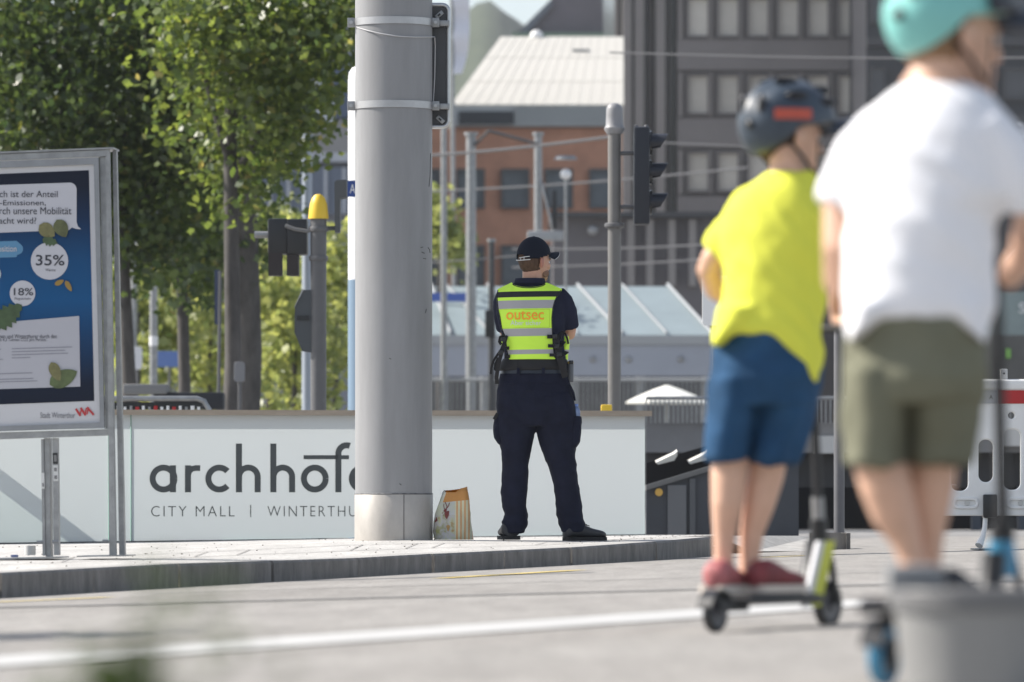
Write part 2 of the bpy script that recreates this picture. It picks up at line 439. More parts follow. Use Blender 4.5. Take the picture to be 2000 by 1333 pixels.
def top(px): return 811 + (px - 240) * 2.0 / 1000
def wall_panel(x0, x1):
    mb = MB(); f = [wall_P(x0, bot(x0) - 1.5), wall_P(x1, bot(x1) - 1.5), wall_P(x1, top(x1)), wall_P(x0, top(x0))]
    mb.poly(f); mb.mi = 1; mb.poly([p + NB * .02 for p in reversed(f)]); mb.mi = 2
    for a, b in ((0, 1), (1, 2), (2, 3), (3, 0)): mb.poly([f[a], f[a] + NB * .02, f[b] + NB * .02, f[b]])
    return mb.build('glass_panel', [M_film, M_glass, M_edge], wall, smooth=False, fix=False)
for a, b in ((-168, 211), (214, 254.5), (257, 736), (739, 1259.5)): wall_panel(a, b)
mb = MB()
mb.prism([wall_P(-180, 800, .05), wall_P(1266, 803, .05), wall_P(1266, 813.5, .05), wall_P(-180, 810, .05)], NB * .13)
mb.build('cap_rail', M_cap, wall, ang=20)
mb = MB(); mb.prism([wall_P(-180, bot(-180) - 2, .015), wall_P(1262, bot(1262) - 1.2, .015), wall_P(1262, bot(1262) + 3, .015), wall_P(-180, bot(-180) + 5, .015)], NB * .06)
mb.build('base_channel', M_dark, wall, smooth=False)
c0 = wall_P(-172, 1066); c1 = wall_P(-172, 811)
rd = Vector((.12, .993, 0)); mb = MB()
mb.prism([c0 + NB * .05, c1 + NB * .05, c1 + NB * .05 + rd * 3.2, c0 + NB * .05 + rd * 3.2], (.016, 0, 0)); mb.build('return_panel', M_glass, wall, smooth=False)
mb = MB(); mb.prism([c1 + Vector((-.06, .1, 0)), c1 + Vector((.06, .1, 0)), c1 + Vector((.06, .1, 0)) + rd * 3.3, c1 + Vector((-.06, .1, 0)) + rd * 3.3], (0, 0, .045)); mb.build('return_rail', M_cap, wall, smooth=False)
M_letter = mat('vinyl_grey', (.062, .070, .072), .5)
wf = lambda x, y: wall_P(x, y, .004)
# archhofe wordmark
S = 11.8
def ringp(cx, cy, ro, a0=0, a1=360, w=S, n=48, sx=1.0):
    return band([(cx + (x - cx) * sx, y) for x, y in arc(cx, cy, ro - w / 2, a0, a1, n)], w)
def barp(x0, y0, x1, y1): return [[(x0, y0), (x1, y0), (x1, y1), (x0, y1)]]
BL = 962; XM = 935.2; RO = 27.2
polys = []
LAY = [0]
def letter(ps, nm='lettering'):
    LAY[0] += 1; k = .004 + .0012 * (LAY[0] % 2)
    flat_on(lambda x, y: wall_P(x, y, k), ps, M_letter, wall, nm)
letter(ringp(318.7, XM, RO)); letter(barp(331.2, 909.3, 343.2, BL))
letter(barp(360.6, 909.3, 372.4, BL)); letter(band([(366.5, 930), (369, 921.5), (374.5, 916), (382, 914.6), (390.5, 914.8)], 11.2))
letter(ringp(427.6, XM, RO, 42, 318))
for x0 in (460.2, 527.4):
    letter(barp(x0, 866.8, x0 + 11.9, BL))
    letter(band([(x0 + 6, 938)] + [(x, y) for x, y in arc(x0 + 24.2, 932, 18.2, 180, 360, 24)] + [(x0 + 42.4, BL)], S))
letter(ringp(614.3, XM, RO))
letter(barp(592.2, 889.6, 659.9, 897.4)); letter(barp(660, 889.6, 681, 897.4)); letter(barp(300, -900, 300.1, -899.9)) if False else None
letter(band([(660.2, BL), (660.2, 888)] + arc(676.5, 886.5, 16.3, 180, 292, 16), S))
letter(ringp(708, XM, RO, 38, 360)); letter(barp(684, 931, 732, 939.5))
text_on(wf, 'CITY MALL', (294.7, 988.8, 457.6, 1009.2), M_letter, wall, spacing=1.25, weight=-.012)
letter(barp(488.2, 986.5, 490, 1010.5))
text_on(wf, 'WINTERTHUR', (521.8, 988.8, 716, 1009.2), M_letter, wall, spacing=1.25, weight=-.012)

# ================================================================== BIG STEEL POLE
PY = 34.62; pz = .124
pc = P(769, 1055, PY); pc.z = pz
pole = thing('steel_mast', pc, 'thick grey steel mast in the middle, its foot in a bright metal sleeve', 'mast')
def wspeck():
    m = mat('mast_coating', (.255, .257, .264), .5, 0, spec=.3, var=.11, scale=7, bump=.05, bscale=200, stretch=(1, 1, .16), detail=8)
    return m
mb = MB(); rp_ = 75.3 * PY / FPX
mb.lathe((pc.x, pc.y, 0), [(rp_, .40), (rp_, 2.0), (rp_, 4.0), (rp_ * .97, 9.5)], 96)
mb.build('shaft', wspeck(), pole, ang=50)
zj = P(0, 966, PY).z
mb = MB(); mb.lathe((pc.x, pc.y, 0), [(rp_ + .004, pz - .02), (rp_ + .004, zj - .004), (rp_ + .001, zj)], 96)
M_sleeve = mat('sleeve_steel', (.40, .375, .345), .5, .2, var=.16, scale=5, bump=.05, bscale=40, stretch=(1, 1, .5))
sl = mb.build('base_sleeve', M_sleeve, pole, ang=50)
mb = MB()
for px in (790,):
    x = (px - 1000) * PY / FPX - pc.x; a = math.asin(max(-1, min(1, x / rp_)))
    p = Vector((pc.x + math.sin(a) * (rp_ + .004), pc.y - math.cos(a) * (rp_ + .004), 0))
    mb.box(p + Vector((-.0016, -.003, pz)), p + Vector((.0016, .01, zj - .003)))
mb.build('seam', M_dark, sl, smooth=False)
mb = MB(); mb.lathe((pc.x, pc.y, 0), [(rp_ + .001, zj - .002), (rp_ + .0045, zj + .001), (rp_ + .0045, zj + .005), (rp_ + .001, zj + .008)], 96)
mb.build('weld_bead', mat('weld', (.16, .16, .165), .6, .3, var=.4, scale=30, bump=.5, bscale=80), pole)
# clamp bands of the sign
M_bandm = mat('band_steel', (.42, .42, .43), .35, .6, var=.1, scale=8)
mast_sign = thing('traffic_sign', P(862, 248, PY + .1), 'back of a rounded traffic sign clamped high on the thick grey mast', 'traffic sign')
for yb in (45.5, 208):
    z = P(0, yb, PY).z; h = .0215
    mb = MB(); mb.lathe((pc.x, pc.y, 0), [(rp_ + .001, z - h), (rp_ + .007, z - h), (rp_ + .007, z + h), (rp_ + .001, z + h)], 96, cap=False)
    mb.build('clamp_band', M_bandm, mast_sign, ang=30)
    for px in (686, 851):
        x = (px - 1000) * (PY - .02) / FPX
        mb = MB(); mb.box((x - .022, PY - .05, z - .028), (x + .022, PY - .02, z + .028), bev=.003)
        lug = mb.build('clamp_lug', M_galv, mast_sign)
        mb = MB(); mb.cyl((x, PY - .066, z), (x, PY - .03, z), .011, n=6); mb.build('bolt', M_bandm, lug, ang=20)
    mb = MB(); mb.box(P(856, yb, PY - .02) + Vector((0, 0, -.017)), P(878, yb, PY - .02) + Vector((0, .05, .017)), bev=.003)
    mb.build('bracket', M_galv, mast_sign)
ys = PY + .06
mb = MB(); mb.box(P(742, 244, ys), P(872, 13, ys) + Vector((0, .006, 0)))
mb.build('sign_plate', mat('sign_back', (.05, .052, .058), .45, var=.1, scale=4), mast_sign, smooth=False)
fr = [P(x, y, ys) for x, y in [(735, 248)] + [(800, 248)] + [(864 + 12 * math.cos(R(a)), 236 + 12 * math.sin(R(a))) for a in (90, 67, 45, 22, 0)] + [(876, 130)] + [(864 + 12 * math.cos(R(a)), 22 + 12 * math.sin(R(a))) for a in (0, -22, -45, -67, -90)] + [(800, 10), (735, 10)]]
mb = MB(); mb.tube(fr, 4.3 * ys / FPX, 12, up=(0, 1, 0)); mb.build('tube_frame', mat('aluminium', (.52, .53, .54), .3, .75, var=.06, scale=10), mast_sign)
for (x, y, a) in ((858, 29, 40), (860, 234, -42)):
    c = P(x, y, ys - .015); Mr = Matrix.Translation(c) @ Matrix.Rotation(R(-a), 4, 'Y')
    mb = MB(); mb.box((-.027, 0, -.013), (.027, .01, .013), bev=.002, M=Mr); br = mb.build('corner_bracket', M_galv, mast_sign)
    mb = MB(); mb.box((-.012, -.003, -.005), (.008, 0, .005), M=Mr); mb.build('slot', M_blackplastic, br, smooth=False)
# loose cable round the mast
pts = []
for t in range(13):
    u = t / 12; px = 689 + (849 - 689) * u; py = 50 + 24 * math.sin(min(1, u * 1.25) * math.pi / 2) ** .8 - (1.5 * u)
    x = (px - 769) / 75.3; yy = PY - rp_ * math.sqrt(max(0.0, 1 - min(1, x * x))) - .012
    q = P(px, py, yy); pts.append(q)
pts += [P(849, 74, PY - .05), P(850, 90, PY + .02), P(849, 150, PY + .02), P(846, 205, PY + .02)]
mb = MB(); mb.tube(pts, .0035, 8); mb.build('cable', mat('cable_grey', (.45, .45, .46), .5), mast_sign)
# scratches and sticker residue on the coating, thin marks standing a hair proud
mb = MB()
def on_mast(px, py):
    x = (px - 769) / 75.3; return P(px, py, PY - (rp_ + .0008) * math.sqrt(max(0, 1 - x * x)))
for (pts2) in ([(822, 484), (826, 483)], [(836, 484), (839, 488), (840, 494)], [(824, 493), (829, 495)], [(827, 505), (832, 506)], [(838, 365), (840, 345), (841, 300)], [(708, 570), (706, 578), (708, 590), (713, 596)], [(833, 604), (831, 612)], [(760, 700), (764, 702)], [(780, 945), (784, 948)]):
    pp = [on_mast(*q) for q in pts2]; mb.tube(pp, .0022, 6)
mb.build('scratch', mat('scratch', (.09, .09, .095), .8), pole)

# ================================================================== POSTER STAND
YPO = 29.3
def po(px, py, off=0.0):
    k = (px - 1000) / FPX; t4 = math.tan(R(4)); Y = (YPO - t4 * 2.3) / (1 + t4 * k)
    p = P(px, py, Y); return p + Vector((-math.sin(R(4)), -math.cos(R(4)), 0)) * off
stand = thing('poster_stand', po(60, 1090), 'galvanised poster stand with a dark blue climate poster on the pavement', 'poster stand')
nb = Vector((math.sin(R(4)), math.cos(R(4)), 0))
def bar(q, d, nm='frame_bar', m=None, off=0):
    mb = MB(); mb.prism([po(x, y, off) for x, y in q], nb * d); return mb.build(nm, m or M_galv, stand, ang=20)
bar([(-172, 304), (223, 288.5), (223, 292), (-172, 308)], .22, 'top_plate', off=.03)
bar([(-160, 308.5), (208, 294), (208.5, 306), (-160, 321)], .06, 'top_rail', off=.02)
bar([(207.5, 293), (214, 292.8), (227, 1085), (214.5, 1085)], .05, 'upright', off=.02)
bar([(194.5, 307), (207, 306.5), (218, 838), (205.8, 838)], .04, 'frame_strip', off=.0)
bar([(215.5, 292.8), (223, 292.6), (239.5, 1085), (228.5, 1085)], .05, 'upright', off=-.08)
bar([(-160, 303), (-150, 303), (-139, 1096), (-151, 1096)], .05, 'upright', off=.02)
bar([(-160, 850), (214.5, 838.5), (215, 851), (-160, 864)], .05, 'bottom_rail', off=.01)
for q in ([(79, 858), (84, 858), (87.5, 1086), (82, 1086)], [(101, 856), (111.5, 856), (114.5, 1085), (104, 1085)]): bar(q, .05, 'leg', off=-.02)
bar([(84.5, 856), (95, 856), (97.5, 1088), (87.8, 1088)], .09, 'leg', M_galv, off=-.03)
bar([(-170, 1094), (118, 1087.5), (118, 1090.5), (-170, 1098)], .5, 'foot_rail', off=.2)
bar([(158, 1085.5), (252, 1084), (252, 1086.5), (158, 1088)], .4, 'foot_rail', off=.15)
M_stick = mat('sticker_white', (.62, .62, .61), .5); 
bar([(79.4, 924), (85.6, 924), (86.4, 955), (80, 955)], .002, 'sticker', M_stick, off=-.017)
bar([(102.6, 909), (112, 909), (113, 940), (103.6, 940)], .002, 'sticker', M_stick, off=-.017)
bar([(102, 885), (111.4, 885), (112.2, 906.5), (102.8, 906.5)], .002, 'sticker', M_blackplastic, off=-.017)
bar([(104.6, 914), (110, 914), (110.2, 921), (104.8, 921)], .001, 'sticker_print', mat('print_grey', (.2, .2, .2), .6), off=-.0145)
bar([(105, 929), (110.6, 929), (110.8, 936), (105.2, 936)], .001, 'sticker_print', MATS['print_grey'], off=-.0145)
bar([(81.5, 944), (84.6, 944), (85, 951), (81.9, 951)], .001, 'sticker_print', MATS['print_grey'], off=-.0145)
bar([(104.2, 889), (109.6, 889), (110.2, 902), (104.8, 902)], .001, 'sticker_print', MATS['print_grey'], off=-.0145)
for (x, y) in ((111, 1058), (81, 1059), (209, 1057)):
    mb = MB(); c = po(x, y, .05); mb.cyl(c + Vector((-.016, 0, 0)), c + Vector((.016, 0, 0)), .008, n=8); mb.build('bolt', M_galv, stand)
mb = MB(); c = po(53, 1085, -.1); mb.cyl(c, c + Vector((0, 0, .05)), .029, n=24); mb.build('foot_weight', mat('foot_cap', (.45, .45, .44), .6, var=.1), stand)
mb = MB(); c = po(34, 1088, .22); mb.box(c, c + Vector((.035, .06, .012)), bev=.004); mb.build('foot_plug', mat('blue_plug', (.06, .09, .22), .5), stand)
# frame round the print
mb = MB()
for q in ([(-149, 323), (184.7, 309.5), (193.7, 308), (-160, 311)], ):
    pass
mb = MB()
O = [(-158, 322), (193.7, 308.5), (205.2, 836), (-148, 848)]; I = [(-147, 335), (184.5, 321.8), (196.8, 826), (-138, 838)]
for a in range(4):
    b = (a + 1) % 4; mb.prism([po(*O[a], .028), po(*O[b], .028), po(*I[b], .028), po(*I[a], .028)], nb * .03)
M_frame = mat('poster_frame', (.26, .27, .285), .5, .4, var=.12, scale=10)
mb.build('poster_frame', M_frame, stand, smooth=False)
pboard = bar(I, .012, 'poster_board', mat('poster_paper', (.56, .56, .58), .5, spec=.2), off=.012)
def pl(polys, m, nm, lay):
    return flat_on(lambda x, y: po(x, y, .0125 + lay * .0016), polys, m, pboard, nm)
def ptxt(s, box, m, lay=4, sp=1.0, w=0.0): return text_on(lambda x, y: po(x, y, .0125 + lay * .0016), s, box, m, pboard, spacing=sp, weight=w)
def poster_blue():
    m = bpy.data.materials.new('poster_print_blue'); m.use_nodes = True; nt = m.node_tree; N, L = nt.nodes, nt.links; b = N['Principled BSDF']
    tc = N.new('ShaderNodeTexCoord'); sx = N.new('ShaderNodeSeparateXYZ'); L.new(tc.outputs['Generated'], sx.inputs[0])
    rp = N.new('ShaderNodeValToRGB'); e = rp.color_ramp.elements
    e[0].position = .0; e[0].color = (.012, .016, .03, 1); e[1].position = 1; e[1].color = (.012, .016, .03, 1)
    for p, c in ((.10, (.012, .018, .036)), (.3, (.012, .05, .13)), (.45, (.012, .085, .22)), (.62, (.012, .07, .18)), (.8, (.012, .03, .075)), (.93, (.012, .017, .032))):
        x = e.new(p); x.color = (*c, 1)
    L.new(sx.outputs['Z'], rp.inputs[0]); L.new(rp.outputs[0], b.inputs['Base Color']); b.inputs['Roughness'].default_value = .5; b.inputs['Specular IOR Level'].default_value = .15; return m
pl([[(-130, 346), (174.3, 333.2), (184.7, 783.5), (-122, 795)]], poster_blue(), 'print_panel', 1)
M_pw = mat('print_pale', (.50, .50, .54), .4); M_pt = mat('print_ink', (.035, .037, .05), .5); M_pb = mat('print_sky', (.09, .24, .40), .4)
bub = [(-120, 366)] + [(x, y) for x, y in arc(137, 371, 13.5, -90, 0, 8)] + [(150.5, 434), (153, 443), (160, 448.5), (150, 448), (141, 445), (136, 450), (-118, 460)]
pl([bub], M_pw, 'speech_bubble', 2)
pl([[(-40, 474), (33, 471)] + arc(35, 487, 11, -50, 90, 8) + [(33, 503), (-40, 505)]], M_pb, 'print_pill', 2)
M_pw2 = mat('print_box', (.42, .42, .46), .4)
pl([[(-110, 640), (155.4, 617.7), (157.7, 755.6), (-108, 764)]], M_pw2, 'info_box', 2)
for cx, cy, r_ in ((97.7, 510.5, 36.5), (45, 573.6, 25), (-14, 536, 17)): pl([arc(cx, cy, r_, 0, 360, 40)[:-1]], M_pw, 'print_circle', 3)
ptxt('och ist der Anteil', (-9.5, 373.5, 113.5, 386), M_pt); ptxt('2-Emissionen,', (-8.5, 391.5, 90.5, 403.5), M_pt)
ptxt('urch unsere Mobilität', (-9, 405.5, 140.5, 419.5), M_pt); ptxt('acht wird?', (-1, 425.5, 72, 437.8), M_pt)
ptxt('osition', (-3, 481, 33.5, 492.5), M_pw, 4, 1.0, .01)
ptxt('35%', (71, 498.5, 127, 519.5), M_pt, 4, 1.0, .012); ptxt('Wärme', (89.5, 525.5, 109.5, 530.6), M_pt)
ptxt('18%', (28, 563.2, 66, 577.8), M_pt, 4, 1.0, .01); ptxt('Flugverkehr', (29.5, 581.7, 62, 587.5), M_pt)
ptxt('innen und Winterthurer durch den', (-6, 653.5, 112, 661.5), M_pt, 3); ptxt('als 4,3 Tonnen CO2 pro Person.', (-3, 661, 92, 669), M_pt, 3)
ls = []
for (x0, x1, y) in ((24, 142, 681), (24, 128, 687), (24, 134, 693), (24, 60, 699), (-4, 3, 682), (-4, 7, 702), (-4, 64, 730), (-4, 66, 741), (-4, 74, 746)):
    ls.append([(x0, y), (x1, y - (x1 - x0) * .03), (x1, y + 1.6 - (x1 - x0) * .03), (x0, y + 1.6)])
pl(ls, mat('print_small', (.24, .24, .28), .5), 'small_print', 3)
def leaf_poly(x0, y0, x1, y1, w, lob=0, n=9):
    L_, Rr_ = [], []; d = Vector((x1 - x0, y1 - y0)); ln = d.length; d.normalize(); nn = Vector((-d.y, d.x))
    for i in range(n + 1):
        t = i / n; ww = w * math.sin(math.pi * t ** .8) ** .7
        if lob: ww *= (1 + lob * (1 if i % 2 else -1))
        q = Vector((x0, y0)) + d * ln * t; L_.append(tuple(q + nn * ww)); Rr_.append(tuple(q - nn * ww))
    return L_ + list(reversed(Rr_[1:-1]))
M_lf1 = mat('print_leaf_olive', (.16, .15, .06), .5, var=.3, scale=20); M_lf2 = mat('print_leaf_green', (.05, .085, .035), .5, var=.3, scale=20); M_lf3 = mat('print_leaf_gold', (.30, .19, .04), .5)
pl([leaf_poly(78, 440, 108, 462, 14)], M_lf1, 'print_leaf', 5); pl([leaf_poly(112, 430, 130, 464, 14)], mat('print_leaf_moss', (.10, .11, .045), .5, var=.3, scale=20), 'print_leaf', 6)
pl([leaf_poly(84, 468, 114, 476, 9, .25)], M_lf2, 'print_leaf', 5); pl([leaf_poly(108, 557, 126, 548, 5)], M_lf3, 'print_leaf', 5); pl([leaf_poly(129, 549, 141, 570, 5)], M_lf3, 'print_leaf', 6)
pl([leaf_poly(-14, 640, 44, 596, 20, .22, 12)], M_lf2, 'print_leaf', 5)
pl([leaf_poly(101, 708, 118, 745, 11)], M_lf1, 'print_leaf', 6); pl([leaf_poly(98, 752, 152, 726, 17)], mat('print_leaf_bottom', (.09, .12, .045), .5, var=.3, scale=20), 'print_leaf', 5)
ptxt('Stadt Winterthur', (79.5, 806, 147.5, 817), mat('print_grey_text', (.14, .14, .16), .5), 2)
M_red = mat('print_red', (.45, .03, .035), .45)
lg = []
for (x0, y0, x1, y1, w) in ((149, 799, 158, 813, 4.2), (160, 799.5, 156.5, 813, 2.6), (158.5, 797, 168, 812, 4.2), (169.5, 798, 167.2, 811, 2.6), (171, 796, 184, 811, 4.2), (173, 799, 171, 810, 2.4)): lg += band([(x0, y0), (x1, y1)], w)
for k, q in enumerate(lg): pl([q], M_red, 'city_emblem', 2 + .35 * k)

# ================================================================== SHOPPING BAG
def bag_mat():
    m = bpy.data.materials.new('bag_print'); m.use_nodes = True; nt = m.node_tree; N, L = nt.nodes, nt.links; b = N['Principled BSDF']
    tc = N.new('ShaderNodeTexCoord'); sx = N.new('ShaderNodeSeparateXYZ'); L.new(tc.outputs['Object'], sx.inputs[0])
    def ramp(src, els, con=True):
        r = N.new('ShaderNodeValToRGB'); r.color_ramp.interpolation = 'CONSTANT' if con else 'LINEAR'; e = r.color_ramp.elements
        e[0].position, e[0].color = els[0][0], (*els[0][1], 1); e[1].position, e[1].color = els[1][0], (*els[1][1], 1)
        for p, c in els[2:]: x = e.new(p); x.color = (*c, 1)
        L.new(src, r.inputs[0]); return r
    def math_(op, a, v):
        n = N.new('ShaderNodeMath'); n.operation = op; L.new(a, n.inputs[0])
        if isinstance(v, (int, float)): n.inputs[1].default_value = v
        else: L.new(v, n.inputs[1])
        return n.outputs[0]
    wv = N.new('ShaderNodeTexWave'); wv.inputs['Scale'].default_value = 13; wv.inputs['Distortion'].default_value = .3
    L.new(tc.outputs['Object'], wv.inputs[0])
    stripes = ramp(wv.outputs['Fac'], [(0, (.62, .30, .12)), (.28, (.62, .58, .40)), (.62, (.50, .56, .34)), (.8, (.66, .6, .42))])
    vz = N.new('ShaderNodeTexNoise'); vz.inputs['Scale'].default_value = 17; vz.inputs['Detail'].default_value = 3; L.new(tc.outputs['Object'], vz.inputs[0])
    pic = ramp(vz.outputs['Color'], [(0, (.16, .19, .05)), (.42, (.30, .30, .12)), (.52, (.48, .46, .46)), (.6, (.46, .47, .30)), (.68, (.36, .19, .05))], False)
    up = ramp(vz.outputs['Fac'], [(.35, (.50, .49, .53)), (.65, (.50, .52, .38))], False)
    zz = math_('GREATER_THAN', sx.outputs['Z'], .15); mixp = N.new('ShaderNodeMixRGB'); L.new(zz, mixp.inputs[0]); L.new(pic.outputs[0], mixp.inputs[1]); L.new(up.outputs[0], mixp.inputs[2])
    xx = math_('GREATER_THAN', sx.outputs['X'], .012); m1 = N.new('ShaderNodeMixRGB'); L.new(xx, m1.inputs[0]); L.new(mixp.outputs[0], m1.inputs[1]); L.new(stripes.outputs[0], m1.inputs[2])
    tilt = math_('ADD', sx.outputs['Z'], math_('MULTIPLY', sx.outputs['X'], -.1))
    zt = math_('GREATER_THAN', tilt, .232); xo = math_('GREATER_THAN', math_('ADD', sx.outputs['X'], math_('MULTIPLY', sx.outputs['Z'], -.35)), -.142)
    om = math_('MULTIPLY', zt, xo)
    m2 = N.new('ShaderNodeMixRGB'); L.new(om, m2.inputs[0]); L.new(m1.outputs[0], m2.inputs[1]); m2.inputs[2].default_value = (.52, .24, .06, 1)
    L.new(m2.outputs[0], b.inputs['Base Color']); b.inputs['Roughness'].default_value = .5
    nz = N.new('ShaderNodeTexNoise'); nz.inputs['Scale'].default_value = 26; bp = N.new('ShaderNodeBump'); bp.inputs['Strength'].default_value = .5; bp.inputs['Distance'].default_value = .01
    L.new(tc.outputs['Object'], nz.inputs[0]); L.new(nz.outputs['Fac'], bp.inputs['Height']); L.new(bp.outputs[0], b.inputs['Normal']); return m
UZ0 = Vector((0, 0, 1)); BYY = 34.55; bs = FPX / BYY
bag_o = P(885, 1054.5, BYY)
rows_b = [(1054.5, 848, 925, .15), (1040, 846.5, 922.5, .16), (1020, 847, 920.5, .15), (1003, 850, 919, .14), (990, 852.5, 917.5, .13), (975, 859, 915.5, .115), (962, 864.5, 914.5, .10)]
mb = MB(); NS = 44
rings = []
for (py, xl, xr, dp) in rows_b + [(0, 0, 0, 0)]:
    ring = []
    for i in range(NS):
        t = 2 * math.pi * i / NS; ct, st = math.cos(t), math.sin(t)
        if py: Y_, XL, XR, DP = py, xl, xr, dp
        else:   # ragged rim
            XL, XR, DP = 867.5, 912.5, .085
            fx = (ct + 1) / 2
            front = [(0, 957.5), (.06, 962), (.2, 974), (.34, 972), (.5, 962), (.6, 954.5), (1, 950.8)]; rear = [(0, 957), (.1, 958), (.4, 957.5), (.6, 955), (1, 951.5)]
            tab = front if st > 0 else rear
            for (u0, y0), (u1, y1) in zip(tab, tab[1:]):
                if u0 <= fx <= u1 + 1e-6: Y_ = y0 + (y1 - y0) * (fx - u0) / (u1 - u0); break
        a = (XR - XL) / 2 / bs; cx = (XL + XR) / 2
        x = math.copysign(abs(ct) ** .62, ct) * a; y = -math.copysign(abs(st) ** .62, st) * DP / 2
        p = P(cx, Y_, BYY) + Vector((x, y + .02, 0))
        cr = noise.noise(Vector((p.x * 16, y * 20, p.z * 14))) * .02 + noise.noise(Vector((p.x * 40, y * 30, p.z * 34))) * .008
        p += Vector((cr * .55, -cr if py else 0, 0)); ring.append(mb.bm.verts.new(p))
    rings.append(ring)
mb.skin(rings, cap=False); mb.face(list(reversed(rings[0]))); bmesh.ops.recalc_face_normals(mb.bm, faces=mb.bm.faces[:])
ctr_ = sum((f.normal.dot(f.calc_center_median() - bag_o - UZ0 * .15) for f in mb.bm.faces), 0.0)
if ctr_ < 0: bmesh.ops.reverse_faces(mb.bm, faces=mb.bm.faces[:])
bag = mb.build('shopping_bag', [bag_mat(), leaf_mat('bag_inner_glow', (.80, .36, .04), (.80, .36, .04), .3)], org=bag_o, fix=False, ang=50)  # inside in brighter orange, the glow of light through the bag painted in
md = bag.modifiers.new('s', 'SOLIDIFY'); md.thickness = .0025; md.offset = -1; md.material_offset = 1
tag(bag, 'crumpled printed shopping bag with orange rim leaning beside the thick mast', 'shopping bag')
bm_ = bmesh.new(); bm_.from_mesh(bag.data); bvh = BVHTree.FromBMesh(bm_)
def on_bag(px, py):
    p = P(px, py, BYY) - bag_o; h = bvh.ray_cast(Vector((p.x, -1, p.z)), Vector((0, 1, 0)))
    y = h[0].y if h[0] is not None else -.05
    return Vector((p.x, y - .004, p.z)) + bag_o
M_bug = mat('bag_print_red', (.17, .035, .03), .6)
sh = []
sh += band([(869, 999), (872, 995), (873, 989), (869.5, 981)], 1.6) + band([(872, 994), (876, 989), (878, 982)], 1.5) + band([(868, 994), (866.5, 988), (867.5, 984)], 1.2)
sh += [[(866, 999), (869, 993), (873, 996), (871, 1002)], [(868, 1002), (872, 999), (877.5, 998), (877, 1006), (873, 1015), (870, 1011)]]
sh += band([(866, 1001), (863.5, 1003.5)], 1.1) + band([(868, 1005), (865.5, 1007)], 1.1)
sh += [[(848, 1014), (853, 1010), (855, 1017), (850, 1021)]]
flat_on(on_bag, sh, M_bug, bag, 'bag_picture')
flat_on(on_bag, [arc(875.5, 1029, 3.6, 0, 360, 12)[:-1], [(872.5, 1031), (878.5, 1031), (876, 1038), (874.5, 1038)]], mat('bag_print_gold', (.42, .26, .10), .6), bag, 'bag_picture')
bm_.free()
# ================================================================== PEOPLE
UX, UY, UZ = Vector((1, 0, 0)), Vector((0, 1, 0)), Vector((0, 0, 1))
class Fig:
    """turns traced outline rows (photo px) of a figure standing at distance Y into rings"""
    def __init__(s, Y): s.Y = Y; s.s = FPX / Y
    def p(s, px, py, dy=0.0): return P(px, py, s.Y) + Vector((0, dy, 0))
    yaw = 0.0; y_hi = 0; y_lo = 1
    def yaw_at(s, py):
        t = max(0.0, min(1.0, (py - s.y_hi) / (s.y_lo - s.y_hi))); return s.yaw * (1 - t) + min(s.yaw, 6.0) * t
    def loft(s, mb, rows, n=28, ex=2.2):
        rings = []
        for r in rows:
            py, xl, xr, d = r[:4]; a = R(s.yaw_at(py)); u = Vector((math.cos(a), -math.sin(a), 0)); v = Vector((math.sin(a), math.cos(a), 0)); yc = r[4] if len(r) > 4 else 0.0
            w = (xr - xl) / 2 / s.s; b = min(d / 2, w * .95 / max(.05, math.sin(a))) if s.yaw else d / 2
            wa = math.sqrt(max(w * w * .16, w * w - (b * math.sin(a)) ** 2)) / math.cos(a)
            rings.append(mb.ring(s.p((xl + xr) / 2, py, yc), u, v, wa, b, n, ex if not s.yaw else 2.0))
        mb.skin(rings)
    def limb(s, mb, pts, flat=1.0, n=16):
        mb.tube([s.p(*q[:3]) for q in pts], [q[3] for q in pts], n, flat=flat)
def head_M(c, deg, s, tilt=0):
    f = Vector((math.sin(R(deg)), math.cos(R(deg)), 0)); r = Vector((f.y, -f.x, 0))
    M = Matrix((r, f, UZ)).transposed().to_4x4()
    if tilt: M = M @ Matrix.Rotation(R(tilt), 4, 'X')
    return Matrix.Translation(c) @ M @ Matrix.Scale(s, 4)
def head(mb, M):
    M3 = M.to_3x3()
    def b(x, y, z, rx, ry, rz, Rm=None):
        mb.ball(M @ Vector((x, y, z)), rx, ry, rz, M=M3 if Rm is None else M3 @ Rm)
    b(0, -.008, .025, .0755, .0965, .095)
    u, v = (M3 @ UX).normalized(), (M3 @ UY).normalized(); k = M3.col[0].length
    mb.skin([mb.ring(M @ Vector((0, y, z)), u, v, rx * k, ry * k, 24, 2.3) for z, y, rx, ry in
             ((.045, .018, .066, .074), (.0, .022, .067, .070), (-.05, .028, .061, .062), (-.09, .042, .045, .046), (-.108, .05, .032, .034), (-.117, .052, .02, .022))])
    b(0, .1, -.022, .012, .016, .024); b(0, .108, -.034, .015, .012, .011); b(0, .088, .018, .052, .012, .010)
    b(0, .087, -.064, .024, .012, .007); b(0, .086, -.074, .021, .012, .008); b(0, .083, -.1, .02, .014, .014)
    for sgn in (-1, 1):
        b(sgn * .046, .062, -.022, .022, .02, .02)
        b(sgn * .081, -.008, -.006, .0085, .021, .034, Matrix.Rotation(R(-10), 3, 'X') @ Matrix.Rotation(R(sgn * 18), 3, 'Z'))
        b(sgn * .089, -.020, .002, .0065, .012, .026, Matrix.Rotation(R(sgn * 25), 3, 'Z'))
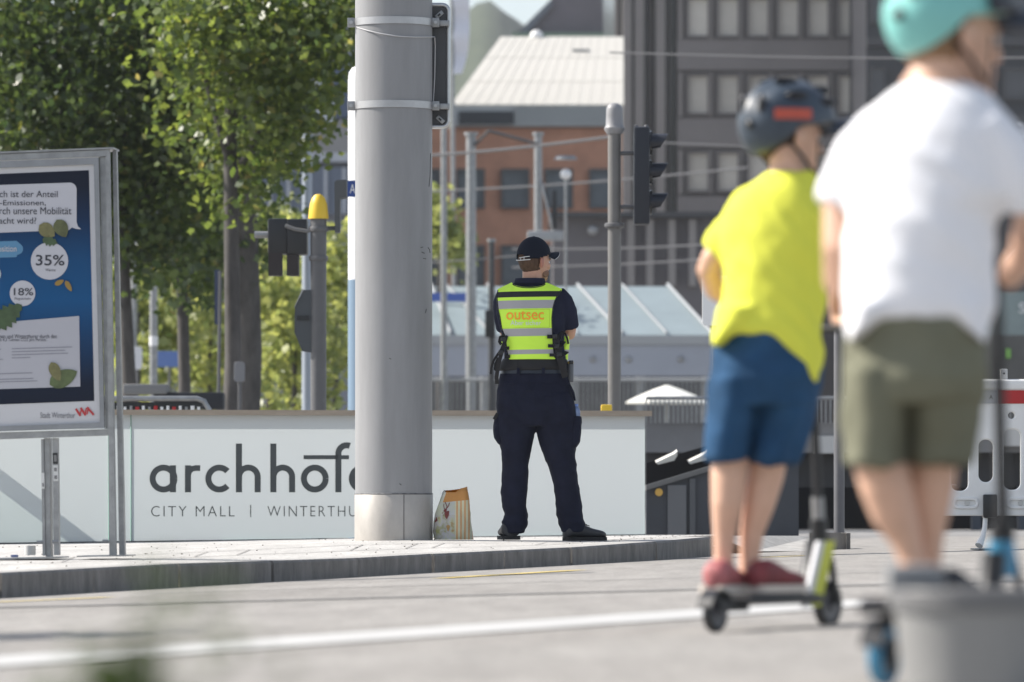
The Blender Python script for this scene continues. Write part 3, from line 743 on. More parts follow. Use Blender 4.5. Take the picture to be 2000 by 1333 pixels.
def face_details(M, parent, iris):
    M3 = M.to_3x3()
    for sgn in (-1, 1):
        mb = MB(); mb.ball(M @ Vector((sgn * .032, .079, .0)), .0125, .0125, .0095, M=M3, seg=14, rings=8)
        e = mb.build('eye', mat('eye_white', (.72, .70, .68), .2), parent)
        mb = MB(); mb.ball(M @ Vector((sgn * .032, .0895, .0)), .0055, .004, .0058, M=M3, seg=12, rings=6); mb.build('iris', iris, e)
        mb = MB(); mb.tube([M @ Vector((sgn * x, y, z)) for x, y, z in ((.012, .098, .018), (.032, .096, .023), (.05, .082, .019))], .004 * M3.col[0].length, 6); mb.build('eyebrow', mat('brow_hair', (.06, .035, .02), .9), parent)
    mb = MB(); mb.ball(M @ Vector((0, .0975, -.069)), .019, .004, .0035, M=M3, seg=12, rings=6); mb.build('lips', mat('lip_skin', (.36, .14, .11), .5), parent)
def hand(mb, w, d, nrm, thumb, s=1.0, curl=25):
    """palm, four unequal bent fingers and a thumb; w wrist, d pointing direction, nrm out of the back of the hand, thumb sideways"""
    d = Vector(d).normalized(); nrm = Vector(nrm); nrm = (nrm - d * nrm.dot(d)).normalized(); t = d.cross(nrm)
    if t.dot(Vector(thumb)) < 0: t = -t
    w = Vector(w)
    mb.skin([mb.ring(w + d * x * s, t, nrm, a * s, b * s, 16, 2.5) for x, a, b in ((-.02, .025, .019), (.0, .026, .017), (.03, .036, .016), (.065, .041, .014), (.085, .039, .0115))])
    for i, (ln, rr) in enumerate(((.072, .0085), (.080, .009), (.074, .0085), (.058, .0075))):
        o = w + (d * (.082 - .004 * abs(i - 1)) + t * (.031 - .0207 * i)) * s
        dd = (d + t * (.10 - .07 * i)).normalized(); pts = [o - dd * .015 * s, o]; q = o
        for k, fr in enumerate((.45, .32, .23)):
            ang = R(curl * (k + .55)); v = dd * math.cos(ang) - nrm * math.sin(ang); q = q + v * ln * fr * s; pts.append(q)
        mb.tube(pts, [rr * s * f for f in (1, 1.02, .98, .9, .72)], 10)
    o = w + (d * .02 + t * .03) * s; v1 = (d * .62 + t * .75 - nrm * .25).normalized(); v2 = (d * .9 + t * .25 - nrm * .4).normalized()
    mb.tube([o - v1 * .015 * s, o + v1 * .02 * s, o + v1 * .045 * s, o + v1 * .045 * s + v2 * .03 * s], [.014 * s, .013 * s, .0105 * s, .008 * s], 10)
def shoe(mb, heel, deg, L, W, H, prof=None, z0=0.0, toe_up=.0):
    f = Vector((math.sin(R(deg)), math.cos(R(deg)), 0)); r = Vector((f.y, -f.x, 0)); rings = []
    for t, w, h in (prof or ((0, .5, .62), (.04, .72, .86), (.14, .82, 1.0), (.3, .8, 1.02), (.45, .84, .86), (.6, .96, .66), (.78, 1.0, .56), (.9, .86, .48), (.97, .6, .38), (1.0, .3, .26))):
        rings.append(mb.ring(Vector(heel) + f * t * L + UZ * (z0 + h * H / 2 + toe_up * max(0, t - .7)), r, UZ, w * W / 2, h * H / 2, 20, 2.6))
    mb.skin(rings)
def sole(mb, heel, deg, L, W, H):
    f = Vector((math.sin(R(deg)), math.cos(R(deg)), 0)); r = Vector((f.y, -f.x, 0)); a = []
    for t, w in ((0, .6), (.03, .84), (.15, .94), (.4, .9), (.6, .98), (.78, 1.04), (.92, .85), (.99, .5)): a.append((t, w))
    pts = [Vector(heel) + f * t * L + r * w * W / 2 for t, w in a] + [Vector(heel) + f * t * L - r * w * W / 2 for t, w in reversed(a)]
    mb.prism(pts, UZ * H)
def mesh_obj(name, me, m, parent): return link_mesh(name, me, m, parent, smooth=True)
def bvh_of(o, shift=True):
    off = origin_of(o); bm = bmesh.new(); bm.from_mesh(o.data); bm.transform(Matrix.Translation(off)); t = BVHTree.FromBMesh(bm); bm.free(); return t
def folds(amp, kx, kz, seed=0, vert=False):
    def f(co, n):
        q = Vector((co.x * kx + seed, co.y * kx, co.z * kz))
        a = noise.noise(q); b = noise.noise(q * 2.1 + Vector((5, 1, 2)))
        return amp * ((1 - abs(a) * 2) * .7 + b * .45)
    return f
def ribbon(mb, pts, w, th=.004, side=UX):
    rings = []; pts = [Vector(p) for p in pts]
    for i, p in enumerate(pts):
        d = (pts[min(i + 1, len(pts) - 1)] - pts[max(i - 1, 0)]).normalized(); u = (Vector(side) - d * Vector(side).dot(d)).normalized(); v = d.cross(u)
        rings.append([mb.bm.verts.new(p + u * a * w / 2 + v * b * th / 2) for a, b in ((-1, -1), (1, -1), (1, 1), (-1, 1))])
    mb.skin(rings)

M_skin = mat('guard_skin', (.52, .29, .20), .5, var=.08, scale=30)
M_kskin = mat('kid_skin', (.67, .41, .29), .5, var=.06, scale=20)
M_hairb = mat('brown_hair', (.075, .04, .022), .8, var=.35, scale=60, bump=.6, bscale=220, stretch=(1, 1, .2))
M_navy = mat('navy_twill', (.0105, .0128, .027), .9, var=.25, scale=9, bump=.12, bscale=260, spec=.2)
M_polo = mat('navy_polo', (.015, .018, .037), .9, var=.15, scale=9, spec=.2)
M_capm = mat('navy_cap', (.006, .009, .019), .85, spec=.25)
M_shoe = mat('black_leather', (.017, .018, .022), .5, var=.3, scale=12)
M_iris = mat('iris_brown', (.03, .018, .01), .15)

# ------------------------------------------------------------------ the guard
G = Fig(34.5)
guard_base = G.p(1072, 1056)
gb = MB()
HM = head_M(G.p(1044, 512.5, .0), 50, 1.0)
head(gb, HM)
G.limb(gb, [(1040, 520, -.005, .060), (1040, 545, -.005, .062), (1040, 562, -.005, .068)])
G.loft(gb, [(556, 1006, 1066, .13), (572, 984, 1092, .17), (600, 982, 1092, .2), (660, 992, 1086, .19), (720, 993, 1094, .18), (770, 985, 1105, .19), (830, 985, 1112, .18)])
G.limb(gb, [(800, 0, 0, .06)] if False else [(1014, 800, 0, .075), (1006, 900, 0, .055), (1004, 985, 0, .045), (1004, 1040, 0, .04)])
G.limb(gb, [(1086, 800, 0, .075), (1098, 900, 0, .055), (1110, 985, 0, .045), (1117, 1040, 0, .04)])
# folded arms: the right elbow shows beside the body
G.limb(gb, [(1090, 585, .0, .05), (1106, 612, .02, .045), (1113, 640, .05, .042), (1112, 651, .08, .041), (1098, 650, .15, .038), (1072, 642, .215, .034), (1046, 634, .24, .027), (1036, 632, .24, .026)])
G.limb(gb, [(988, 585, .02, .05), (984, 612, .06, .045), (985, 640, .10, .042), (990, 650, .13, .041), (1008, 650, .20, .037), (1030, 642, .235, .033), (1058, 632, .25, .027), (1066, 630, .25, .026)])
hand(gb, G.p(1038, 632, .245), (-1, -.25, .1), (0, 1, .2), (0, .2, 1), .95, 22)
hand(gb, G.p(1064, 630, .25), (1, -.25, .05), (0, 1, .2), (0, .2, 1), .95, 30)
gme = fused(gb, .0045, 2)
guard = bpy.data.objects.new('person', gme); col.objects.link(guard); guard.location = guard_base
gme.materials.append(M_skin); gme.materials.append(mat('ear_skin', (.40, .165, .115), .5))
HI = HM.inverted()
for p in gme.polygons:
    q = HI @ p.center
    if abs(q.x) > .0765 and abs(q.z) < .06 and abs(q.y) < .06: p.material_index = 1
gme.transform(Matrix.Translation(-guard_base))
for p in gme.polygons: p.use_smooth = True
tag(guard, 'man in navy cap and neon yellow security vest standing with folded arms, seen from behind', 'person')
face_details(HM, guard, M_iris)
# stubble on the jaw
mb = MB()
for sgn in (1, -1):
    mb.ball(HM @ Vector((sgn * .051, .045, -.068)), .0105, .026, .026, M=HM.to_3x3(), seg=12, rings=8)
mb.ball(HM @ Vector((0, .070, -.094)), .034, .024, .022, M=HM.to_3x3(), seg=12, rings=8)
mb.build('beard', mat('stubble', (.22, .125, .085), .9, var=.4, scale=160), guard)
# hair below the cap
def shell(M, c, r, keep, thick_in=.93, seg=40, rings=26):
    bm = bmesh.new(); bmesh.ops.create_uvsphere(bm, u_segments=seg, v_segments=rings, radius=1)
    for v in bm.verts: v.co = Vector((v.co.x * r[0], v.co.y * r[1], v.co.z * r[2])) + Vector(c)
    bmesh.ops.delete(bm, geom=[f for f in bm.faces if not keep(f.calc_center_median())], context='FACES')
    bm.transform(M); me = bpy.data.meshes.new('shell'); bm.to_mesh(me); bm.free(); return me
me = shell(HM, (0, -.010, .02), (.0805, .1015, .103), lambda q: (q.y < .02 - max(0, -q.z) * .75 and q.z > -.075 and not (abs(q.x) > .066 and q.y > -.03 and q.z < .03)) or (q.z > .05))
for v in me.vertices: v.co += Vector((noise.noise(v.co * 90), noise.noise(v.co * 90 + UX * 9), 0)) * .0025
hr = link_mesh('hair', me, M_hairb, guard); md = hr.modifiers.new('s', 'SOLIDIFY'); md.thickness = .008; md.offset = -1
# cap
capme = shell(HM, (0, -.006, .035), (.0865, .110, .1165), lambda q: q.z > .016 + max(0, q.y + .06) * .26 + (.030 if (abs(q.x) < .038 and q.y < -.07 and (q.x / .038) ** 2 + ((q.z - .016) / .030) ** 2 < 1) else 0), seg=56, rings=44)
for v in capme.vertices:
    pass
cap = link_mesh('cap', capme, M_capm, guard); md = cap.modifiers.new('s', 'SOLIDIFY'); md.thickness = .004; md.offset = 1
mb = MB(); hb = HM.to_3x3()
inn, out_ = [], []
for i in range(21):
    a = R(-60 + 120 * i / 20); x = math.sin(a)
    inn.append(HM @ Vector((.085 * math.sin(a), -.006 + .109 * math.cos(a), .058 - .034 * x * x)))
    out_.append(HM @ Vector((.083 * math.sin(a), .0 + .184 * math.cos(a) ** .85, .064 - .062 * x * x)))
lo = [mb.bm.verts.new(p) for p in inn]; hi = [mb.bm.verts.new(p) for p in out_]
for i in range(20): mb.face([lo[i], lo[i + 1], hi[i + 1], hi[i]])
vz = mb.build('visor', M_capm, cap); md = vz.modifiers.new('s', 'SOLIDIFY'); md.thickness = .006; md.offset = 0
M_piping = mat('white_piping', (.6, .6, .6), .6)
mb = MB(); mb.tube(out_, .0024, 8); mb.build('piping', M_piping, cap)
mb = MB(); mb.ball(HM @ Vector((0, -.006, .153)), .008, .008, .005); mb.build('button', M_capm, cap)
def on_cap(x, z, k=1.03):
    y = -.006 - .110 * math.sqrt(max(0, 1 - (x / .0865) ** 2 - ((max(z, .02) - .035) / .1165) ** 2)); return HM @ Vector((x * k, y * k - .003, z))
mb = MB(); mb.tube([on_cap(-.062 + .0062 * i, .008 + .004 * ((i - 10) / 10) ** 2) for i in range(21)], .0026, 8)
mb.tube([on_cap(.0 + .005 * i, .022 + .0015 * i / 2) for i in range(13)], .0022, 8)
mb.tube([on_cap(.012, .008), on_cap(.012, .023)], .002, 6); mb.tube([on_cap(.034, .010), on_cap(.034, .026)], .002, 6)
mb.build('cap_strap', M_piping, cap)
# polo shirt
pb = MB()
TOR = [(552, 1008, 1064, .115), (558, 994, 1078, .15), (565, 978, 1094, .18), (574, 971, 1104, .21), (590, 969, 1107, .235), (615, 970, 1105, .25), (645, 977, 1102, .25), (675, 984, 1101, .25), (700, 985, 1105, .25), (728, 982, 1107, .25)]
G.loft(pb, TOR, 36, 2.3)
G.limb(pb, [(1084, 577, -.0, .066), (1098, 592, .01, .070), (1108, 612, .025, .062), (1112, 628, .04, .056), (1113.5, 640, .052, .054)])
G.limb(pb, [(990, 577, .0, .062), (983, 592, .03, .064), (983, 615, .07, .058), (986, 644, .11, .052)])
G.limb(pb, [(1038, 570, 0, .085), (1036, 556, -.003, .081), (1035.5, 547.5, -.004, .0775)], 1.0)
polo = mesh_obj('polo_shirt', fused(pb, .008, 5, disp=folds(.0035, 9, 11, 3)), M_polo, guard)
mb = MB(); cc = G.p(1035, 551, -.004)
mb.skin([mb.ring(cc + UZ * z + UY * (-.004), UX, UY, a, a * .93, 40) for z, a in ((-.012, .098), (.004, .094), (.021, .0885), (.019, .083), (-.004, .086), (-.014, .09))], cap=False)
mb.build('collar', M_polo, polo)
# trousers
tb = MB()
G.loft(tb, [(723, 980, 1107.5, .25), (745, 974, 1112, .275), (765, 971, 1116, .295, -.005), (790, 970, 1121, .305, -.01), (812, 970, 1124.5, .295, -.01), (832, 972, 1125, .26)], 36, 2.3)
G.loft(tb, [(770, 971, 1050, .29), (800, 970.5, 1051, .295, -.01), (830, 970, 1047.5, .27), (850, 972, 1043, .255), (880, 980, 1036.5, .23), (905, 981.6, 1031.5, .215), (936, 980.5, 1031, .20), (962, 978, 1029.5, .20), (989, 981, 1026.5, .195), (1006, 986, 1030, .19), (1018, 981, 1032.5, .20), (1030, 982, 1028, .2), (1041, 986, 1024, .19)], 28, 2.2)
G.loft(tb, [(770, 1040, 1118, .29), (800, 1042, 1124, .295, -.01), (830, 1046, 1126.5, .27), (852, 1050, 1127, .255), (880, 1059, 1123.5, .235), (908, 1070, 1124.5, .22), (944, 1081, 1129, .205), (970, 1084, 1134, .2), (988, 1085.5, 1137, .195), (1005, 1087, 1138, .195), (1019, 1090, 1140.5, .205), (1030, 1094, 1144, .215, .01), (1040, 1097, 1141, .2, .01)], 28, 2.2)
def tdisp(co, n):
    z = (co.z - guard_base.z); a = folds(.0085, 8, 12, 1)(co, n)
    ank = math.exp(-((z - .1) / .09) ** 2); kn = math.exp(-((z - .5) / .12) ** 2); cr = math.exp(-((z - .72) / .09) ** 2)
    q = Vector((co.x * 6, co.y * 6, co.z * 34)); return a * (.5 + kn * .5 + cr * .6) + ank * .007 * noise.noise(q) + .0012 * noise.noise(co * 40)
trousers = mesh_obj('trousers', fused(tb, .007, 6, disp=tdisp), M_navy, guard)
tbv = bvh_of(trousers)
for (rows, nm) in (([(812, 967.5, 990, .16, .02), (826, 964.5, 990, .18, .02), (840, 963, 990, .19, .02), (856, 965.5, 990, .19, .02), (866, 972, 990, .17, .02), (872, 979, 990, .12, .02)], 0),
                   ([(814, 1112, 1135.5, .17, .0), (826, 1112, 1135.8, .185, 0), (845, 1112, 1134.8, .19, 0), (862, 1111, 1133, .185, 0), (872, 1110, 1127.5, .16, 0), (878, 1110, 1122, .12, 0)], 1)):
    mb = MB(); G.loft(mb, rows, 24, 3.0); mb_me = fused(mb, .005, 4, disp=folds(.003, 14, 18, 5)); pk = mesh_obj('cargo_pocket', mb_me, M_navy, trousers)
    mb = MB(); y0, x0, x1 = (815, 966.5, 990) if nm == 0 else (817, 1111, 1136.3)
    G.loft(mb, [(y0, x0, x1, .18, .01), (y0 + 9, x0 - .6, x1 + .4, .19, .01)], 24, 3.0); mb.build('pocket_flap', M_navy, pk)
mb = MB(); ribbon(mb, [G.p(972, 808, -.08), G.p(968.5, 814, -.08), G.p(965, 820, -.08)], .02, .006); mb.build('pocket_tab', M_black, trousers)
mb = MB(); mb.tube([G.p(1112, 752, -.09), G.p(1119, 768, -.07), G.p(1123, 783, -.05)], [.006, .009, .005], 10); mb.build('pocket_edge', M_navy, trousers)
# seams: centre seat seam and yoke
mb = MB()
def on_tr(px, py):
    p = G.p(px, py); h = tbv.ray_cast(Vector((p.x, 30, p.z)), UY); return (h[0] if h[0] is not None else p) - UY * .0005
mb.tube([on_tr(1043 + (y - 730) * .03, y) for y in range(730, 800, 6)], .0022, 6); mb.tube([on_tr(x, 748 + abs(x - 1044) * .05) for x in range(985, 1104, 7)], .0018, 6)
mb.tube([on_tr(x, 775 - (x - 1062) * .02) for x in range(1062, 1098, 6)], .0022, 6)
mb.build('seam', M_navy, trousers)
mb = MB(); rows = [(721.5, 979, 1108.5, .262), (730.5, 977, 1109.5, .272)]; G.loft(mb, rows, 40, 2.3); belt = mb.build('belt', mat('belt_leather', (.012, .018, .028), .35), guard)
mb = MB()
for x in (1012, 1061): mb.box(G.p(x - 3, 733, -.142), G.p(x + 3, 720, -.128), bev=.002)
mb.build('belt_loop', M_navy, belt)
# black waist band of the vest harness
mb = MB(); G.loft(mb, [(701, 983, 1106, .268), (708, 979, 1109, .28), (718, 975, 1110, .285), (724, 973, 1110, .28)], 40, 2.3)
wb = mesh_obj('waist_band', fused(mb, .007, 3, disp=folds(.004, 12, 16, 8)), M_black, guard)
# shoes
for (hx, hy, dy, deg, L, W) in ((999, 1054.7, -.075, -6, .28, .128), (1103, 1057.2, -.06, 62, .278, .108)):
    h0 = G.p(hx, hy, dy); mb = MB(); shoe(mb, h0 + UZ * .02, deg, L, W * .96, .09, ((0, .62, .5), (.03, .84, .78), (.12, .94, 1), (.3, .92, 1.02), (.48, .92, .84), (.65, 1, .64), (.8, 1, .54), (.91, .84, .46), (.97, .58, .36), (1, .3, .24))); sh_ = mb.build('shoe', M_shoe, guard, ang=60)
    mb = MB(); sole(mb, h0, deg, L * 1.01, W * .98, .024); mb.build('sole', mat('rubber_sole', (.012, .012, .013), .8), sh_, smooth=False)
    mb = MB(); f = Vector((math.sin(R(deg)), math.cos(R(deg)), 0)); r_ = Vector((f.y, -f.x, 0))
    for k in range(4): c = h0 + f * (L * (.34 + .07 * k)) + UZ * (.118 - .009 * k); mb.tube([c - r_ * .03, c + UZ * .006, c + r_ * .03], .003, 6)
    mb.build('laces', M_black, sh_)
# ---- hi-vis vest
def vest_mat():
    m = bpy.data.materials.new('hi_vis_fabric'); m.use_nodes = True; nt = m.node_tree; N, L = nt.nodes, nt.links; b = N['Principled BSDF']
    tc = N.new('ShaderNodeTexCoord'); sx = N.new('ShaderNodeSeparateXYZ'); L.new(tc.outputs['Object'], sx.inputs[0])
    mu = N.new('ShaderNodeMath'); mu.operation = 'MULTIPLY_ADD'; L.new(sx.outputs['X'], mu.inputs[0]); mu.inputs[1].default_value = -.015; L.new(sx.outputs['Z'], mu.inputs[2])
    # map z of py 703..566 onto 0..1
    z = lambda py: (1056 - py) / G.s
    mr = N.new('ShaderNodeMapRange'); L.new(mu.outputs[0], mr.inputs[0]); mr.inputs[1].default_value = z(710); mr.inputs[2].default_value = z(550)
    neon, blk, slv = (.62, .95, .07), (.006, .006, .008), (.36, .35, .365)
    rp = N.new('ShaderNodeValToRGB'); rp.color_ramp.interpolation = 'CONSTANT'; e = rp.color_ramp.elements
    pos = lambda py: (710 - py) / 160
    seq = [(710, neon), (692.5, slv), (684, neon), (657.5, slv), (642.5, neon), (603.8, slv), (587.8, neon), (581.8, blk), (570.3, neon)]
    e[0].position = 0; e[0].color = (*seq[0][1], 1); e[1].position = pos(seq[1][0]); e[1].color = (*seq[1][1], 1)
    for py, c in seq[2:]: x = e.new(pos(py)); x.color = (*c, 1)
    L.new(mr.outputs[0], rp.inputs[0]); L.new(rp.outputs[0], b.inputs['Base Color']); b.inputs['Roughness'].default_value = .6
    n2 = N.new('ShaderNodeTexNoise'); n2.inputs['Scale'].default_value = 15; n2.inputs['Detail'].default_value = 3; L.new(tc.outputs['Object'], n2.inputs[0])
    bp = N.new('ShaderNodeBump'); bp.inputs['Strength'].default_value = .25; bp.inputs['Distance'].default_value = .012; L.new(n2.outputs['Fac'], bp.inputs['Height']); L.new(bp.outputs[0], b.inputs['Normal'])
    return m
M_vest = vest_mat()
LE = [(552, 1000), (566, 972), (584, 970.5), (603, 972), (627, 977), (645, 980), (656, 985), (668, 987), (690, 990), (703, 995)]
RE = [(552, 1066), (566, 1097), (582, 1087), (590, 1083.5), (603, 1080), (622, 1078), (644, 1078.5), (660, 1079.5), (690, 1082), (703, 1084)]
def interp(tab, y):
    for (y0, x0), (y1, x1) in zip(tab, tab[1:]):
        if y0 <= y <= y1: return x0 + (x1 - x0) * (y - y0) / (y1 - y0)
    return tab[0][1] if y < tab[0][0] else tab[-1][1]
def topy(px):      # upper outline: shoulders and scooped neck
    if px < 1000.5: return 553 + (1000.5 - px) * 13 / 28.5
    if px > 1066: return 553 + (px - 1066) * 13 / 31
    return 553 + 9.8 * (1 - ((px - 1033) / 33) ** 2) ** .55
polo_bvh = bvh_of(polo)
def vest_panel(side):
    nu, nv = 36, 54; G_ = []
    for j in range(nv + 1):
        row = []
        for i in range(nu + 1):
            u = i / nu; v = j / nv
            px = 972 + 125 * u; ty = topy(px)
            py = ty + (703 - ty) * v
            k = min(1, max(0, (py - 562) / 20)); pxe = interp(LE, py) + (interp(RE, py) - interp(LE, py)) * u
            px2 = px * (1 - k) + pxe * k if py > 562 else px
            if side > 0: px2 = 1036 + (px2 - 1036)
            p = G.p(px2, py); s0 = Vector((p.x, G.Y + side * 1.0, p.z)); h = polo_bvh.ray_cast(s0, Vector((0, -side, 0)))
            if h[0] is None:
                nr = polo_bvh.find_nearest(p); y = nr[0].y
            else: y = h[0].y
            row.append(Vector((p.x, y + side * .013, p.z)))
        G_.append(row)
    for _ in range(10):
        for j in range(nv + 1):
            for i in range(nu + 1):
                nb_ = [G_[a][b] for a, b in ((j - 1, i), (j + 1, i), (j, i - 1), (j, i + 1)) if 0 <= a <= nv and 0 <= b <= nu]
                ya = sum(q.y for q in nb_) / len(nb_); y = G_[j][i].y * .5 + ya * .5
                G_[j][i].y = min(y, G_[j][i].y + .002) if side < 0 else max(y, G_[j][i].y - .002)
    for j in range(nv + 1):
        for i in range(nu + 1):
            q = G_[j][i]; w = noise.noise(Vector((q.x * 9, 1.7, q.z * 16))) * .004 + noise.noise(Vector((q.x * 5 + q.z * 14, 4, 3))) * .0035 * min(1, max(0, j / nv - .45) * 4)
            q.y += side * abs(w)
    return G_
vb = MB(); gB = vest_panel(-1); gF = vest_panel(1)
vB = [[vb.bm.verts.new(p) for p in r] for r in gB]; vF = [[vb.bm.verts.new(p) for p in r] for r in gF]
for A_, rev in ((vB, False), (vF, True)):
    for j in range(len(A_) - 1):
        for i in range(len(A_[0]) - 1):
            q = [A_[j][i], A_[j + 1][i], A_[j + 1][i + 1], A_[j][i + 1]]; vb.face(list(reversed(q)) if rev else q)
nu = len(vB[0]) - 1
for i in range(nu):
    pa = 972 + 125 * (i + .5) / nu
    if pa < 1000 or pa > 1066: 
        a, b = vB[0][i], vB[0][i + 1]; c, d = vF[0][i + 1], vF[0][i]
        m1 = None; vb.face([a, b, c, d])
vest = vb.build('vest', M_vest, guard, ang=60, fix=False); md = vest.modifiers.new('s', 'SOLIDIFY'); md.thickness = .005; md.offset = 0
vb_bvh = bvh_of(vest)
def on_vest(px, py, off=.0055):
    p = G.p(px, py); h = vb_bvh.ray_cast(Vector((p.x, 30, p.z)), UY)
    if h[0] is None: h = vb_bvh.find_nearest(p)
    return Vector((p.x, h[0].y - off, p.z))
M_orange = mat('print_orange', (.95, .36, .02), .55); M_silver = mat('print_silver', (.70, .72, .70), .4)
text_on(on_vest, 'outsec', (988.8, 608.8, 1062, 626.2), M_orange, vest, weight=.008, res=6)
text_on(on_vest, 'Aber sicher', (997, 627.8, 1056.5, 637), M_silver, vest, res=4)
mb = MB()
rc = [(976, 606.5), (1073.5, 605.8), (1073, 641), (981, 642.5), (976, 606.5)]
for a, b in zip(rc, rc[1:]): mb.tube([on_vest(a[0] + (b[0] - a[0]) * t / 8, a[1] + (b[1] - a[1]) * t / 8, .003) for t in range(9)], .0013, 6)
mb.build('stitching', mat('neon_thread', (.42, .62, .03), .8), vest)
mb = MB(); 
ed = [(interp(LE, y) + .8, y) for y in range(568, 704, 4)]; mb.tube([on_vest(x, y, .002) for x, y in ed], .0035, 6)
ed = [(interp(RE, y) - .8, y) for y in range(568, 704, 4)]; mb.tube([on_vest(x, y, .002) for x, y in ed], .0025, 6)
mb.tube([on_vest(x, topy(x) + 1.2, .002) for x in range(1001, 1066, 4)], .003, 6)
mb.build('edge_binding', M_black, vest)
# side flap of the front panel and the black strap work
mb = MB(); G.loft(mb, [(646, 1096, 1103, .06, .06), (655, 1096, 1109, .1, .06), (668, 1095.5, 1112, .14, .06), (680, 1096, 1111, .14, .06), (692, 1097, 1109, .12, .06), (702, 1098, 1108, .1, .06)], 20, 2.4)
flap = mesh_obj('vest_flap', fused(mb, .005, 2, disp=folds(.006, 22, 20, 4)), M_vest, guard)
mb = MB(); G.loft(mb, [(659, 981, 988, .06, .05), (668, 979, 990, .1, .05), (676, 980, 990, .1, .05), (690, 984, 992, .06, .05)], 16, 2.4)
mesh_obj('vest_flap', fused(mb, .005, 2, disp=folds(.005, 22, 20, 6)), M_vest, guard)
mb = MB()
ribbon(mb, [G.p(990, 658, -.10), G.p(985, 668, -.12), G.p(979, 684, -.12), G.p(972, 694, -.11), G.p(964, 706, -.10), G.p(960, 719, -.10), G.p(958.8, 732, -.10)], .015, .004)
ribbon(mb, [G.p(988, 660, -.11), G.p(983, 680, -.13), G.p(977, 700, -.135), G.p(972, 722, -.125), G.p(970, 738, -.11), G.p(971, 751, -.1)], .024, .005)
ribbon(mb, [G.p(985, 656, -.06), G.p(977, 660, -.05), G.p(975.5, 668, -.04), G.p(979, 674, -.04)], .018, .008)
ribbon(mb, [G.p(974, 700, -.09), G.p(968, 712, -.09), G.p(967, 722, -.09), G.p(974, 727, -.1)], .018, .009)
mb.build('side_strap', M_black, guard)
mb = MB()
ribbon(mb, [G.p(1083, 655, -.12), G.p(1086, 668, -.13), G.p(1090, 686, -.135), G.p(1094, 704, -.135), G.p(1099, 722, -.125), G.p(1104, 738, -.11)], .040, .007)
ribbon(mb, [G.p(1097, 650, -.07), G.p(1092, 662, -.1), G.p(1086, 676, -.13)], .022, .005)
ribbon(mb, [G.p(1101, 668, -.05), G.p(1094, 678, -.1), G.p(1088, 690, -.13)], .026, .006)
ribbon(mb, [G.p(1107, 688, -.05), G.p(1100, 694, -.09), G.p(1092, 700, -.13)], .026, .006)
ribbon(mb, [G.p(1097, 648, -.06), G.p(1104, 653, -.04), G.p(1108, 662, -.02), G.p(1110, 672, -.01)], .012, .006)
mb.build('side_strap', M_black, guard)
mb = MB()
for (x0, y0, x1, y1) in ((1068.5, 655.5, 1084, 663), (1070, 674, 1086, 680.5), (1073, 692, 1088, 698), (985, 656.5, 991, 663), (984, 678, 994.5, 684.5), (986, 694, 996, 701)):
    n = 5
    for k in range(n):
        a = x0 + (x1 - x0) * k / n; b = x0 + (x1 - x0) * (k + 1) / n; mb.prism([on_vest(a, y1, .012), on_vest(b, y1, .012), on_vest(b, y0, .012), on_vest(a, y0, .012)], (0, .008, 0))
mb.build('side_tab', M_black, vest, smooth=False)
mb = MB()
for (x, y) in ((1083, 659), (1087, 678), (1092, 694), (983, 665), (978, 690)): mb.box(G.p(x - 4.5, y + 4, -.152), G.p(x + 4.5, y - 4, -.135), bev=.004)
mb.build('buckle', M_blackplastic, guard)
# things he carries: canister on the belt, bottle in the pocket
cb = G.p(1114, 747, -.02)
can = thing('canister', cb, 'slim grey canister with yellow top clipped to the belt of the man in the vest', 'canister')
mb = MB(); mb.lathe(cb, [(.017, 0), (.019, .004), (.0195, .02), (.0195, .108), (.017, .114)], 24); mb.build('body', mat('canister_grey', (.10, .105, .115), .45), can)
mb = MB(); mb.lathe(cb + UZ * .112, [(.019, 0), (.02, .004), (.019, .012), (.012, .016)], 20); mb.build('lid', mat('canister_yellow', (.42, .30, .05), .5), can)
mb = MB(); mb.box(cb + Vector((-.008, -.021, .108)), cb + Vector((.018, .021, .132)), bev=.004); mb.build('clip', M_blackplastic, can)
bb = G.p(1125, 838, -.02)
bot_ = thing('water_bottle', bb, 'clear blue plastic water bottle in the thigh pocket of the man in the vest', 'bottle')
M_pet = mat('blue_plastic', (.30, .42, .72), .12, trans=.55)
mb = MB(); mb.lathe(bb, [(.024, 0), (.027, .006), (.027, .07), (.026, .09), (.027, .10), (.024, .115), (.016, .128), (.0115, .134), (.0115, .14)], 24); mb.build('body', M_pet, bot_)
mb = MB(); mb.lathe(bb + UZ * .136, [(.0135, 0), (.014, .002), (.014, .012), (.012, .0145)], 24); mb.build('bottle_cap', mat('cap_blue', (.16, .26, .60), .4), bot_)

